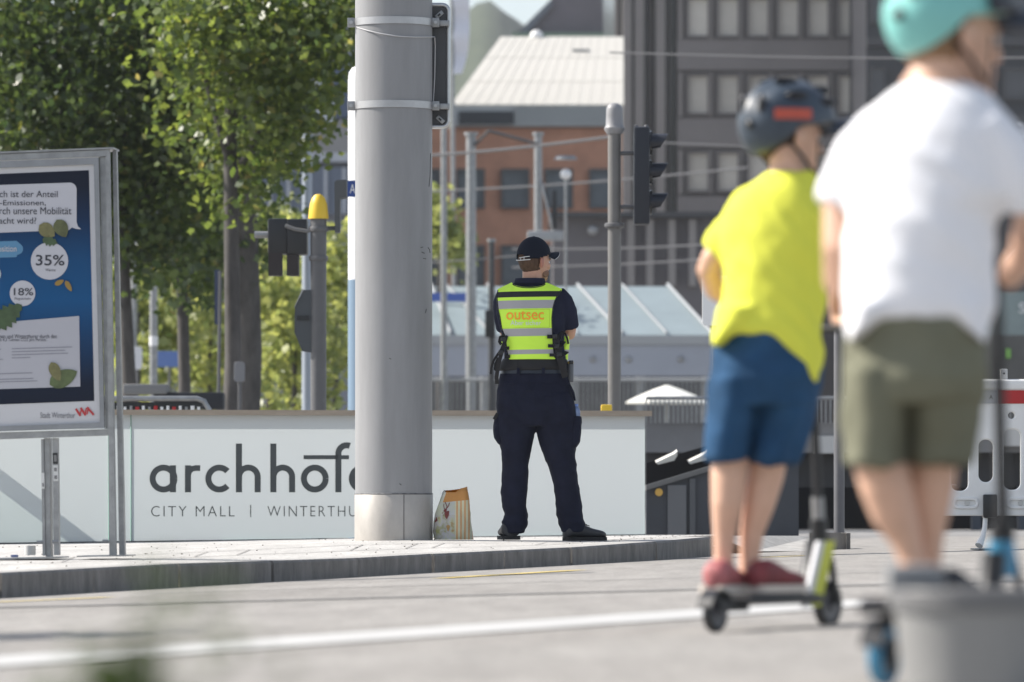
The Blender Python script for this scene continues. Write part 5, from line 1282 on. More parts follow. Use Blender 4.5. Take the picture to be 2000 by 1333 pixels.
for x in (1960.5, 2130): mb = MB(); mb.box((bx(x - 7), Y - .02, bz(748)), (bx(x + 7), Y + .02, bz(721)), bev=.006); pg = mb.build('peg', M_plw, t); mb = MB(); mb.cyl((bx(x), Y - .0225, bz(730)), (bx(x), Y - .01, bz(730)), .006, n=12); mb.build('peg_hole', M_blackplastic, pg)
mb = MB(); mb.box((bx(1949), Y - .036, bz(789)), (bx(2034), Y - .032, bz(763))); mb.build('red_band', mat('reflective_red', (.42, .012, .015), .35), t, smooth=False)
mb = MB(); mb.box((bx(1862), Y - .036, bz(789)), (bx(1947.5), Y - .032, bz(763))); wbnd = mb.build('pale_band', mat('reflective_grey', (.40, .41, .43), .35), t, smooth=False)
text_on(lambda x, y: Vector((bx(x), Y - .0375, bz(y))), 'A', (1931, 772, 1938, 780), M_blackplastic, wbnd)
for x0, x1 in ((1861, 1909), (1966, 2012)):
    c0_, c1_ = (bx(x0), bz(993)), (bx(x1), bz(973))
    me_ = panel2d(rrect(c0_[0], c0_[1], c1_[0], c1_[1], .028), [rrect(c0_[0] + .01, c0_[1] + .01, c1_[0] - .01, c1_[1] - .01, .02)], .006, .004); me_.transform(Matrix.Translation((0, Y - .034, 0))); link_mesh('foot_slot', me_, M_plw, t)
    mb = MB(); mb.cyl(((c0_[0] + c1_[0]) / 2 + .01, Y - .045, (c0_[1] + c1_[1]) / 2), ((c0_[0] + c1_[0]) / 2 + .01, Y - .03, (c0_[1] + c1_[1]) / 2), .016, n=16); mb.build('bolt', mat('bolt_grey', (.5, .5, .48), .5), t)
for xo in (0, 190):
    mb = MB(); mb.box((bx(1919 + xo), Y - .07, bz(1012)), (bx(1946 + xo), Y + .07, bz(966)), bev=.01); mb.build('rubber_foot', M_blackplastic, t)
    mb = MB(); mb.tube([(bx(1924 + xo), Y - .03, bz(1008)), (bx(1922 + xo), Y - .05, bz(1030)), (bx(1918 + xo), Y - .07, bz(1048)), (bx(1909 + xo), Y - .11, q0.z + .03)], [.014, .015, .016, .024], 12); mb.build('leg', M_plw, t)
    mb = MB(); mb.box((bx(1903 + xo), Y - .3, q0.z - .02), (bx(1944 + xo), Y + .3, q0.z + .012), bev=.006); mb.build('base', M_blackplastic, t)

# grey tub close to the camera
Y = 9.4; g0 = gp(1905, Y); g0.z += .02; s_ = FPX / Y
t = thing('plastic_tub', g0, 'grey plastic tub with a wide rim, cut by the lower right corner', 'tub')
zr = P(0, 1150, Y).z; r1 = 168 / s_
M_tub = mat('tub_grey', (.25, .25, .247), .5, var=.06, scale=6)
mb = MB(); mb.lathe((g0.x, g0.y, 0), [(r1 * .8, g0.z), (r1 * .83, g0.z + .02), (r1 * .93, zr - .05), (r1 * .95, zr - .035), (r1 * .95, zr - .01), (r1 * .86, zr - .012), (r1 * .75, g0.z + .03)], 64); mb.build('body', M_tub, t)
mb = MB(); mb.lathe((g0.x, g0.y, 0), [(r1 * .95, zr - .036), (r1 * 1.0, zr - .034), (r1 * 1.01, zr - .004), (r1 * .99, zr), (r1 * .87, zr - .003)], 64, cap=False); mb.build('rim', mat('tub_rim', (.15, .15, .152), .5), t)
a = P(1736, 1158, Y - .02); b = P(1836, 1103, Y + .10)
mb = MB(); mb.box(a, b, bev=.012); mb.build('handle_block', mat('tub_lug', (.22, .225, .23), .5), t)

# low foreground plant, far out of focus
M_leaf_d = leaf_mat('leaf_dark', (.024, .047, .014), (.085, .125, .028), .40, (.18, .17, .04))  # leaves of the shaded crowns, shade put into the darker greens
M_leaf_l = leaf_mat('leaf_lit', (.045, .08, .018), (.135, .175, .034), .45, (.27, .24, .07))  # sunlit copy of the leaves, sunlight put into the paler greens
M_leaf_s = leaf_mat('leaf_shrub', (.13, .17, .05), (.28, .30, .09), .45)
M_bark = mat('bark', (.085, .078, .074), .9, var=.35, scale=9, bump=.5, bscale=25, stretch=(1, 1, .3))
def add_leaf(mb, c, L_, W_, rng, n=None):
    d = Vector((rng.gauss(0, 1), rng.gauss(0, 1), rng.gauss(-.35, .7))).normalized(); a = Vector((rng.gauss(0, 1), rng.gauss(0, 1), rng.gauss(0, 1))); u = d.cross(a)
    if u.length < 1e-3: return
    u.normalize(); nn = d.cross(u)
    V_ = mb.bm.verts.new; c = Vector(c)
    q = rng.random()
    if q < .5: prof = ((0, .0), (.18, .30), (.30, .18), (.52, .52), (.62, .26), (1, 0))
    else: prof = ((0, .0), (.12, .22), (.40, .46), (.70, .34), (1, 0))
    bend = L_ * rng.uniform(-.12, .12)
    up = [c + d * L_ * t + u * W_ * w + nn * bend * w for t, w in prof]; dn = [c + d * L_ * t - u * W_ * w * rng.uniform(.75, 1.2) + nn * bend * w for t, w in prof[1:-1]]
    v = [V_(x) for x in up + dn[::-1]]
    mb.face(v)
Y = 4.3; g0 = gp(235, Y)
t = thing('weed_plant', g0, 'green weed close to the lens, blurred at the lower left edge', 'plant')
rng = random.Random(5); mb = MB()
for (px, py, dy, n, sp, L_) in ((240, 1298, 0, 34, .011, .03), (225, 1352, 0, 36, .02, .036), (325, 1150, .35, 9, .016, .02), (420, 1228, .35, 14, .028, .022), (370, 1190, .3, 8, .024, .018), (150, 1325, .1, 5, .03, .03)):
    for k in range(n): add_leaf(mb, P(px, py, Y + dy) + Vector((rng.gauss(0, sp), rng.gauss(0, sp), rng.gauss(0, sp))), L_ * rng.uniform(.7, 1.2), L_ * .6, rng)
mb.build('foliage', leaf_mat('leaf_weed', (.026, .05, .006), (.05, .085, .012), .3), t, smooth=False)
mb = MB()
for px, py, dy in ((238, 1300, 0), (330, 1150, .35), (420, 1225, .35)): mb.tube([g0, (g0 + P(px, py, Y + dy)) / 2 + Vector((.01, 0, .01)), P(px, py, Y + dy)], [.003, .002, .0012], 6)
mb.build('stem', mat('stem_green', (.06, .09, .02), .7), t)

# ================================================================== TREES
def tree(base, trunk_pts, blobs, nleaf, lsize, m_leaf, label, group, seed, limbs=(), spread=.5, name='broadleaf_tree'):
    """blobs: list of (centre, rx, ry, rz, weight)"""
    rng = random.Random(seed)
    t = thing(name, base, label, 'tree', group)
    mb = MB(); mb.tube([p for p, r in trunk_pts], [r for p, r in trunk_pts], 14)
    for lp in limbs: mb.tube([p for p, r in lp], [r for p, r in lp], 8)
    mb.build('trunk', M_bark, t)
    mb = MB(); tot = sum(b[4] for b in blobs)
    for c, rx, ry, rz, w in blobs:
        k = int(nleaf * w / tot); ncl = max(4, k // 14)
        for q in range(ncl):
            d = Vector((rng.gauss(0, 1), rng.gauss(0, 1), rng.gauss(0, 1))).normalized() * rng.random() ** .45
            cc = Vector(c) + Vector((d.x * rx, d.y * ry, d.z * rz)); cs = rng.uniform(.10, .24) * spread * 2
            for j in range(14):
                p = cc + Vector((rng.gauss(0, cs), rng.gauss(0, cs), rng.gauss(0, cs * .7))); L_ = lsize * rng.uniform(.65, 1.25); add_leaf(mb, p, L_, L_ * .85, rng)
    mb.build('crown', m_leaf, t, smooth=False, fix=False); return t
GRP = 'street trees behind the glass wall'
TK = 1.17
def PT(px, py, Y): return P(px, py, Y * TK)
def trunk(px, Y, py_top, r, lean=0):
    Y *= TK; r *= TK; g = gp(px, Y); tp = P(px + lean, py_top, Y); return g, [(g, r * 1.15), (g.lerp(tp, .15), r), (g.lerp(tp, .5) + Vector((r * .4, 0, 0)), r * .9), (tp, r * .75), (tp + UZ * 1.6, r * .4)]
def B(px, py, Y, rx, ry, rz, w): return (PT(px, py, Y), rx * TK, ry * TK, rz * TK, w)
g, tp = trunk(252, 55, 470, .085, -14)
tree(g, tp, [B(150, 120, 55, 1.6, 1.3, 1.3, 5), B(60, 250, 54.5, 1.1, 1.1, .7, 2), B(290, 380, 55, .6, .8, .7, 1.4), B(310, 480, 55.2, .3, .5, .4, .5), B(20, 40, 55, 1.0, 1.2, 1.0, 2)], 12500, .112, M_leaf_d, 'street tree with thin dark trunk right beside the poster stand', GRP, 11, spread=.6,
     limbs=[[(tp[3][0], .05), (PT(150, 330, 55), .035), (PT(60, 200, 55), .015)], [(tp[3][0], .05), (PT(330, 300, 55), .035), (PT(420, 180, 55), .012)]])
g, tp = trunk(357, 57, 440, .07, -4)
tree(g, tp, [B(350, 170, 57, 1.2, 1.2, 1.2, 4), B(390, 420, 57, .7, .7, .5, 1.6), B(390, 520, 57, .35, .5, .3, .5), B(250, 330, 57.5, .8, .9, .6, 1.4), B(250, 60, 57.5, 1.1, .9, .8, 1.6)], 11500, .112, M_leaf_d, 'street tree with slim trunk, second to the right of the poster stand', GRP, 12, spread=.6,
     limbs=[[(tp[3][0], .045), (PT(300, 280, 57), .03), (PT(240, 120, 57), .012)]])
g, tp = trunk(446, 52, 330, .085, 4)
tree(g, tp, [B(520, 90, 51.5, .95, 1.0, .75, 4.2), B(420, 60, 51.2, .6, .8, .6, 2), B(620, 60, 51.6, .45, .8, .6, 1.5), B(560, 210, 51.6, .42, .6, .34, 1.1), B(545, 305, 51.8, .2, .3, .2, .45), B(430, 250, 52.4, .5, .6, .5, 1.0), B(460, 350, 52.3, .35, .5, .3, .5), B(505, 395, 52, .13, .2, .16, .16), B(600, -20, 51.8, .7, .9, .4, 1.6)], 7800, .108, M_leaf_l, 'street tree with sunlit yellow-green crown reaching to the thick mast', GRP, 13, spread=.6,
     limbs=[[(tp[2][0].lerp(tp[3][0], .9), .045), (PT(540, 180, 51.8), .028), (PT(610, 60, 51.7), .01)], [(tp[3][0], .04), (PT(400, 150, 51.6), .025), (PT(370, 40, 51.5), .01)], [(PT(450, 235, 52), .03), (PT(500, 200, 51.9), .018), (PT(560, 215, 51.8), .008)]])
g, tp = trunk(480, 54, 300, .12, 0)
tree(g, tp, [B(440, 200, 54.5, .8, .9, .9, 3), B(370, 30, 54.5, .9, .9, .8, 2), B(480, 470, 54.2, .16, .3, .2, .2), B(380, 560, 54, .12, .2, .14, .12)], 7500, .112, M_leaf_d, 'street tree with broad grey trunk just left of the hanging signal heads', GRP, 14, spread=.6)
# sunlit shrubs and small trees further back
SG = 'sunlit bushes in the park behind'
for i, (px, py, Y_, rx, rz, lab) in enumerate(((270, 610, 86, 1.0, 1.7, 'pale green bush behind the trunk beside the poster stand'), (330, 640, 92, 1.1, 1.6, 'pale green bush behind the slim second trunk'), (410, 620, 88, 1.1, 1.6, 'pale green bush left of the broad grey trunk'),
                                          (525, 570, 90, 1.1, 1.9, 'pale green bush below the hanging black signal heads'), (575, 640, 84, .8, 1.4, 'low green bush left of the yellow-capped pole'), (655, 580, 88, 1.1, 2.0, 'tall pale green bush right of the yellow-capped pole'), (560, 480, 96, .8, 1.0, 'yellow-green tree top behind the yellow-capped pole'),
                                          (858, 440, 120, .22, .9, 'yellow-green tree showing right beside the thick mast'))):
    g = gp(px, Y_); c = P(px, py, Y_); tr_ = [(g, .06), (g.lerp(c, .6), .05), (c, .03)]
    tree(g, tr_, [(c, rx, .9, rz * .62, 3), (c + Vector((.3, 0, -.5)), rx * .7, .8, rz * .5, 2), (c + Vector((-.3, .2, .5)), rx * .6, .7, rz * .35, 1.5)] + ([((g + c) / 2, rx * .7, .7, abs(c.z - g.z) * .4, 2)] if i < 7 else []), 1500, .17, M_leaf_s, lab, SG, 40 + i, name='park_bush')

# tree beyond the left edge whose shade crosses the road
g = Vector((-5.0, 18.0, gz(-5)))
tree(g, [(g, .05), (g + UZ * 1.6, .04), (g + UZ * 2.6, .02)], [(g + UZ * 2.75, .75, .65, .35, 1)], 900, .12, M_leaf_d, 'young tree outside the left edge shading the road', 'young roadside tree', 77)

# poles between the trees
for (px, Y_, ptop, r_, lab, m_) in ((300, 80, 330, .055, 'grey lamp post with a white sticker between the first two tree trunks', M_galv), (262, 84, 430, .05, 'slim grey pole behind the tree trunk nearest the poster stand', M_galv), (331, 90, 420, .07, 'pale pole behind the slim second tree trunk', M_galv)):
    g = gp(px, Y_); t = thing('pole', g, lab, 'pole', 'poles in the park'); mb = MB(); mb.cyl(g, P(px, ptop, Y_), r_, n=16); mb.build('shaft', m_, t)
    if px == 300: mb = MB(); mb.cyl(P(px, 676, Y_), P(px, 657, Y_), r_ + .006, n=16); mb.build('sticker', M_white, t)
for (px, py, Y_, w, h, c, lab, nm) in ((268, 700, 82, .07, .16, (.7, .7, .72), 'white oval sign on a thin post beside the dark trunk', 'park_sign'), (331, 702, 82, .28, .11, (.12, .2, .45), 'small blue sign on a thin post between the tree trunks', 'park_sign'), (468, 727, 58, .05, .10, (.2, .2, .21), 'grey box fixed low on the broad tree trunk', 'meter_box')):
    g = gp(px, Y_); c_ = P(px, py, Y_); t = thing(nm, g, lab, 'sign' if nm == 'park_sign' else 'box'); mb = MB(); mb.cyl(g, c_, .02, n=10); mb.build('post', M_pg, t)
    me_ = panel2d(rrect(c_.x - w, c_.z - h, c_.x + w, c_.z + h, min(w, h) * .6), [], .015, .004); me_.transform(Matrix.Translation((0, Y_ - .03, 0))); link_mesh('panel', me_, mat(nm + '_' + lab[:5].strip().replace(' ', '_'), c, .5), t, smooth=False)
g = gp(424, 60.6); c_ = P(424, 580, 60.6); t = thing('banner_sign', g, 'narrow dark blue sign seen edge-on beside the broad tree trunk', 'sign')
mb = MB(); mb.cyl(g, P(430, 530, 60.6), .02, n=10); mb.build('post', M_pg, t); mb = MB(); mb.box(P(419, 634, 60.6), P(430, 528, 60.7)); mb.build('panel', mat('sign_navy', (.03, .045, .10), .5), t, smooth=False)
# bicycle stand / railing just behind the wall
Y = 45.0; g0 = gp(320, Y)
t = thing('crowd_barrier', g0, 'grey metal rail with red and white clips peeking over the glass wall', 'railing')
mb = MB(); mb.tube([P(60, 779, Y), P(385, 779, Y), P(398, 784, Y), P(408, 800, Y), P(411, 880, Y)], .022, 12); mb.build('top_rail', M_galv, t)
mb = MB(); mb.box(P(60, 800, Y + .02), P(395, 786, Y + .05)); mb.build('panel', M_blackplastic, t, smooth=False)
for k, x in enumerate(range(232, 400, 12)):
    mb = MB(); mb.cyl(P(x, 802, Y - .02), P(x, 793 + (k % 2) * 2, Y - .02), .012 + .004 * (k % 3 == 0), n=10); mb.build('clip', (MATS['reflective_red'], M_white, M_galv)[k % 3 if k % 4 else 1], t)
Y = 58.0; g0 = gp(430, Y)
t = thing('bench', g0, 'long dark bench behind the glass wall among the trunks', 'bench')
mb = MB(); mb.box(P(240, 770, Y), P(330, 752, Y + .4) , bev=.02); mb.build('seat', mat('bench_grey', (.2, .2, .2), .7), t)
mb = MB(); mb.box(P(300, 800, Y + .1), P(440, 768, Y + .5), bev=.02); mb.build('base', mat('bench_dark', (.02, .022, .028), .7), t)

# ================================================================== BUILDINGS AND FAR THINGS
def fbox(mb, x0, y0, x1, y1, Y, d, proud=0.0):
    mb.box(P(x0, y1, Y) + Vector((0, -proud, 0)), P(x1, y0, Y) + Vector((0, d, 0)))
def window_at(parent, proto, x0, y0, x1, y1, Y, m_frame, m_pane, depth=.12, m_inner=None):
    mb = MB(); a, b = P(x0, y1, Y), P(x1, y0, Y); w = (b.x - a.x) * .09
    mb.box(a + Vector((0, -depth, 0)), Vector((a.x + w, Y + .02, b.z))); mb.box(Vector((b.x - w, Y - depth, a.z)), b + Vector((0, .02, 0)))
    mb.box(Vector((a.x + w, Y - depth, a.z)), Vector((b.x - w, Y + .02, a.z + w))); mb.box(Vector((a.x + w, Y - depth, b.z - w)), Vector((b.x - w, Y + .02, b.z)))
    f = mb.build('window', m_frame, parent, smooth=False)
    mb = MB(); mb.box(Vector((a.x + w, Y - depth * .4, a.z + w)), Vector((b.x - w, Y + .01, b.z - w))); mb.build('pane', m_pane, f, smooth=False); return f
M_facade = mat('facade_brown', (.16, .148, .145), .7, var=.08, scale=.4); M_facade2 = mat('facade_lighter', (.205, .19, .186), .7, var=.08, scale=.4)
M_fin = mat('facade_fin', (.24, .222, .212), .65, var=.1, scale=.5); M_dglass = mat('dark_glazing', (.03, .032, .038), .15)
M_blind = mat('window_blind', (.66, .63, .56), .6, var=.06, scale=1.5, stretch=(1, 1, 12))
nt_ = M_blind.node_tree; oi_ = nt_.nodes.new('ShaderNodeObjectInfo'); mrr = nt_.nodes.new('ShaderNodeMapRange'); mrr.inputs[3].default_value = .62; mrr.inputs[4].default_value = 1.05
nt_.links.new(oi_.outputs['Random'], mrr.inputs[0]); mxx = nt_.nodes.new('ShaderNodeMixRGB'); mxx.blend_type = 'MULTIPLY'; mxx.inputs[0].default_value = 1
bs_ = nt_.nodes['Principled BSDF'].inputs['Base Color']; nt_.links.new(bs_.links[0].from_socket, mxx.inputs[1]); nt_.links.new(mrr.outputs[0], mxx.inputs[2]); nt_.links.new(mxx.outputs[0], bs_)
# dark office block
Y = 225.0; g0 = gp(1450, Y)
ob = thing('office_block', g0, 'big dark brown office block with rows of beige blinds filling the upper right', 'building')
gy = 1000
mb = MB(); fbox(mb, 1322, -420, 1690, gy, Y, 30); mb.build('wall', M_facade, ob, smooth=False)
mb = MB(); fbox(mb, 1200, -420, 1322, gy, Y + 1.2, 28.5); mb.build('stair_wall', M_dglass, ob, smooth=False)
for x0, x1, pr in ((1201, 1208, .6), (1215, 1232, 1.6), (1238, 1256, 1.6), (1264, 1274, .7), (1279, 1297, 1.6), (1303, 1309, .6)):
    mb = MB(); fbox(mb, x0, -420, x1, gy, Y + 1.2, .2, pr); mb.build('fin', M_fin if pr > 1 else M_facade, ob, smooth=False)
for y0, y1 in ((78, 138), (232, 288), (385, 432), (-75, -15), (-225, -165)):
    mb = MB(); fbox(mb, 1322, y0, 1690, y1, Y, .1, .22); mb.build('spandrel', M_facade2, ob, smooth=False)
for r0 in (-156, -5, 146, 297):
    for i in range(6):
        x = 1340 + 58.5 * i; window_at(ob, None, x, r0, x + 46, r0 + 80, Y, M_facade, M_blind, .3)
    for i in range(7):
        x = 1325 + 58.5 * i; mb = MB(); fbox(mb, x, r0 - 2, x + 8, r0 + 82, Y, .1, .25); mb.build('mullion', M_fin, ob, smooth=False)
mb = MB(); fbox(mb, 1322, 432, 1690, gy, Y, .3, .5); mb.build('podium', mat('podium_dark', (.06, .056, .058), .6, var=.15, scale=.3), ob, smooth=False)
for x in (1340, 1400, 1470, 1540, 1620): mb = MB(); fbox(mb, x, 440, x + 12, 560, Y, .3, .9); mb.build('podium_pier', M_fin, ob, smooth=False)
Y = 214.0; g0 = gp(1870, Y)
ob = thing('glass_block', g0, 'darker glazed office block behind the child in white', 'building')
mb = MB(); fbox(mb, 1692, -420, 2300, gy, Y, 40); mb.build('wall', mat('glass_block_wall', (.028, .029, .036), .4, var=.2, scale=.2), ob, smooth=False)
M_gp = mat('glass_block_pane', (.075, .078, .088), .3, var=.15, scale=.4)
for r0 in (-170, -20, 131, 282):
    for i in range(7):
        x = 1699 + 86 * i; window_at(ob, None, x, r0, x + (32 if i % 2 == 0 else 60), r0 + 66, Y, mat('glass_block_frame', (.05, .05, .055), .4), M_gp if (i + r0) % 3 else M_blind if i < 2 else M_gp, .25)
for y0 in (75, 226, 377): mb = MB(); fbox(mb, 1692, y0, 2300, y0 + 16, Y, .2, .4); mb.build('ledge', MATS['glass_block_frame'], ob, smooth=False)
text_on(lambda x, y: P(x, y, Y - .5), 'ap', (1986, 240, 2016, 290), M_white, ob)
# brick hall with white metal roof
Y = 180.0; g0 = gp(1020, Y)
bh = thing('brick_hall', g0, 'brick building with a pale metal hipped roof between the mast and the dark block', 'building')
M_brick = mat('brick_red', (.60, .30, .19), .85, var=.14, scale=1.2, bump=.2, bscale=8)
mb = MB(); fbox(mb, 700, 250, 1215, gy, Y, 12); mb.build('wall', M_brick, bh, smooth=False)
mb = MB(); fbox(mb, 884, 205.5, 1215, 248, Y, 12, .35); fa = mb.build('fascia', mat('fascia_grey', (.62, .64, .63), .6, var=.05, scale=1), bh, smooth=False)
mb = MB()
for i in range(40): x = 1008 + 5.2 * i; fbox(mb, x, 208, x + 1, 246, Y, .05, .42)
mb.build('batten', mat('fascia_line', (.5, .52, .51), .6), fa, smooth=False)
mb = MB(); fbox(mb, 897, 220, 1004, 245, Y, .1, .5); mb.build('louvre', mat('louvre_dark', (.035, .042, .05), .5), bh, smooth=False)
mb = MB(); Yr = Y + 9
e0, e1, r0_, r1_ = P(880, 206, Y - .4), P(1218, 206, Y - .4), P(978, 72, Yr), P(1218, 72, Yr); b0, b1 = P(880, 206, Y + 18), P(1218, 206, Y + 18)
mb.poly([e0, e1, r1_, r0_]); mb.poly([e0, r0_, b0]); mb.poly([b0, r0_, r1_, b1]); mb.poly([e1, b1, r1_]); mb.poly([e0, b0, b1, e1])
rf = mb.build('roof', mat('metal_roof', (.53, .51, .465), .5, var=.03, scale=.3), bh, smooth=False)
mb = MB()
for i in range(1, 15):
    f = i / 15; mb.tube([e0.lerp(e1, f) + UZ * .0, (r0_.lerp(r1_, f)) + UZ * .0], .013, 5)
for f in (.33, .68): a = e0.lerp(r0_, f); b = e1.lerp(r1_, f); mb.tube([a, b], .02, 5)
mb.build('roof_seam', mat('roof_seam_grey', (.51, .49, .45), .5), rf, smooth=False)
mb = MB(); mb.ball(P(1048, 71, Yr), .22, .22, .2); mb.build('roof_vent', M_white, rf)
mb = MB(); mb.box(P(1118, 104, Y + 6.8), P(1150, 99, Y + 7.4)); mb.build('roof_hatch', M_galv, rf, smooth=False)
M_hallpane = mat('hall_pane', (.10, .12, .14), .25, var=.3, scale=.6)
for x in (806, 892, 979, 1064, 1151):
    window_at(bh, None, x, 331, x + 55, 408, Y, mat('hall_frame', (.09, .095, .10), .5), M_hallpane, .2)
    window_at(bh, None, x, 480, x + 55, 560, Y, MATS['hall_frame'], M_hallpane, .2)
# dark shed in front of it
Y = 150.0; g0 = gp(1140, Y); sh_ = thing('shed', g0, 'dark flat-roofed kiosk below the brick building, right of the guard', 'building')
mb = MB(); fbox(mb, 1080, 425, 1400, gy, Y, 6); mb.build('wall', mat('shed_grey', (.12, .11, .115), .6, var=.1, scale=.4), sh_, smooth=False)
mb = MB(); fbox(mb, 1074, 416, 1406, 426, Y, 6.6, .5); mb.build('roof', M_dark, sh_, smooth=False)
mb = MB(); mb.ball(P(1158, 450, Y - .3), .14, .1, .14); mb.build('wall_lamp', M_galv, sh_)
for x in (1225, 1262, 1305, 1345): mb = MB(); fbox(mb, x, 430, x + 14, 560, Y, .2, .3); mb.build('pilaster', M_fin, sh_, smooth=False)
# house gable far behind
Y = 300.0; g0 = gp(1140, Y); hs = thing('gabled_house', g0, 'big dark slate gable roof rising behind the pale metal roof', 'building')
mb = MB(); a, b, c = P(995, 80, Y), P(1300, 80, Y), P(1150, -75, Y)
mb.prism([a, b, c], (0, 20, 0)); mb.build('roof', mat('slate_roof', (.12, .108, .122), .7, var=.15, scale=.3), hs, smooth=False)
mb = MB(); mb.prism([P(1005, 92, Y - .05), P(1010, 72, Y - .05), P(1075, 3, Y - .05), P(1080, 10, Y - .05)], (0, -.3, 0)); mb.build('barge_board', mat('slate_blue', (.12, .14, .17), .6), hs, smooth=False)
mb = MB(); fbox(mb, 1015, 80, 1280, gy, Y, 18); mb.build('wall', mat('house_wall', (.3, .29, .27), .8), hs, smooth=False)
mb = MB(); fbox(mb, 1000, 66, 1290, 73, Y, .2, .6); mb.build('gutter', mat('copper_green', (.16, .24, .17), .6), hs, smooth=False)
# white flag tower
Y = 130.0; g0 = gp(890, Y); t = thing('flag', g0, 'tall white flag hanging beside the thick mast, top centre', 'flag')
mb = MB(); mb.cyl(g0, P(882, -60, Y), .05, n=12); mb.build('flagpole', M_galv, t)
mb = MB(); n = 16; l, r_ = [], []
for j in range(n + 1):
    y = -50 + 195 * j / n; w = .04 * math.sin(j * 1.1); l.append(mb.bm.verts.new(P(884, y, Y) + UY * w)); r_.append(mb.bm.verts.new(P(917 - (max(0, y - 60) / 90) ** 2 * 17, y, Y) + UY * (w * 2 + .05)))
for j in range(n): mb.face([l[j], r_[j], r_[j + 1], l[j + 1]])
f_ = mb.build('cloth', mat('flag_white', (.74, .74, .80), .8), t, fix=False); md = f_.modifiers.new('s', 'SOLIDIFY'); md.thickness = .01
# wooded hill
mb = MB(); nx, ny = 70, 14; Y0h = 620
hp = lambda i, j: None
g = []
for j in range(ny + 1):
    row = []
    for i in range(nx + 1):
        px = -200 + 1800 * i / nx; Yh = Y0h + 30 * j; top_ = 45 - 38 * math.exp(-((px - 950) / 45) ** 2) + 30 * math.exp(-((px - 1080) / 60) ** 2) - 25 * math.exp(-((px - 400) / 300) ** 2)
        z = P(0, top_, Yh).z * min(1, (j / ny * 1.3 + .05)) ** .6
        p = Vector(((px - 1000) * Yh / FPX, Yh, z)); p.z += noise.noise(p * .12) * 1.2 + noise.noise(p * .5) * .7; row.append(mb.bm.verts.new(p))
    g.append(row)
for j in range(ny):
    for i in range(nx): mb.face([g[j][i], g[j][i + 1], g[j + 1][i + 1], g[j + 1][i]])
o = mb.build('hills', mat('wooded_hill', (.028, .042, .022), .95, rgb2=(.06, .075, .04), scale=.25, bump=.8, bscale=.8), smooth=True, ang=80, fix=False); tag(o, kind='structure')
# pale office left of the mast
Y = 165.0; g0 = gp(600, Y); ob = thing('grey_office', g0, 'pale blue-grey office building behind the tree crowns left of the mast', 'building')
mb = MB(); fbox(mb, 300, -300, 760, gy, Y, 15); mb.build('wall', mat('office_grey', (.20, .215, .25), .6, var=.06, scale=.3), ob, smooth=False)
for (x0, y0, x1, y1, c, nm) in ((300, 300, 760, 318, (.42, .44, .48), 'pale_ledge'), (300, 232, 760, 300, (.24, .235, .235), 'parapet'), (618, 160, 652, 242, (.62, .65, .72), 'white_panel'), (654, 130, 760, 236, (.055, .085, .15), 'glazing'), (300, 330, 760, 420, (.14, .17, .23), 'glazing'), (300, 60, 600, 150, (.10, .13, .19), 'glazing')):
    mb = MB(); fbox(mb, x0, y0, x1, y1, Y, .2, .35 + .003 * len(nm)); mb.build(nm, mat('office_' + nm + str(x0) + str(y0), c, .35, var=.08, scale=.6), ob, smooth=False)
for x in range(310, 760, 36): mb = MB(); fbox(mb, x, 330, x + 6, 420, Y, .2, .6); mb.build('mullion', MATS['office_pale_ledge300300'], ob, smooth=False)
# glass canopy
Y = 118.0; g0 = gp(1120, Y); cn = thing('station_canopy', g0, 'long glass-roofed station canopy with pale fascia behind the guard', 'canopy')
M_cgl = mat('canopy_glass', (.24, .29, .31), .4, spec=.3, var=.12, scale=.5); M_cw = mat('canopy_steel', (.35, .36, .37), .4); M_cf = mat('canopy_fascia', (.34, .36, .41), .45, var=.08, scale=.5)
mb = MB(); a, b, c, d = P(840, 655, Y), P(1392, 655, Y), P(1305, 560, Y + 3.2), P(840, 560, Y + 3.2); mb.prism([a, b, c, d], (0, .02, -.06)); mb.build('glass_roof', M_cgl, cn, smooth=False)
for i, x in enumerate((880, 958, 1040, 1128, 1215, 1302, 1391)):
    p0 = P(x, 655, Y) + UZ * .05; p1 = P(max(842, x - 87), 560, Y + 3.2) + UZ * .05; mb = MB(); mb.tube([p0, p1], .025 if i % 2 else .035, 8); mb.build('rafter', M_cw, cn)
mb = MB(); fbox(mb, 835, 655, 1398, 673, Y, .3, .06); mb.build('gutter', M_cw, cn, smooth=False)
mb = MB(); fbox(mb, 840, 673, 1395, 735, Y, .2); fz = mb.build('fascia', M_cf, cn, smooth=False)
for x in (1158, 1228, 1330): mb = MB(); mb.ball(P(x, 702, Y - .02), .07, .04, .07); mb.build('bolt_cover', M_galv, fz)
mb = MB(); fbox(mb, 840, 574, 912, 590, Y, .1, .5); mb.build('blue_sign', mat('canopy_blue', (.06, .12, .42), .5), cn, smooth=False)
for x in (870, 945, 1120, 1250, 1380): mb = MB(); mb.cyl(gp(x, Y + .6), P(x, 655, Y + .6), .09, n=14); mb.build('column', M_galv, cn)
mb = MB(); fbox(mb, 840, 735, 1395, gy, Y + 4, .3); mb.build('back_wall', mat('canopy_back', (.10, .098, .10), .7, var=.3, scale=.8), cn, smooth=False)
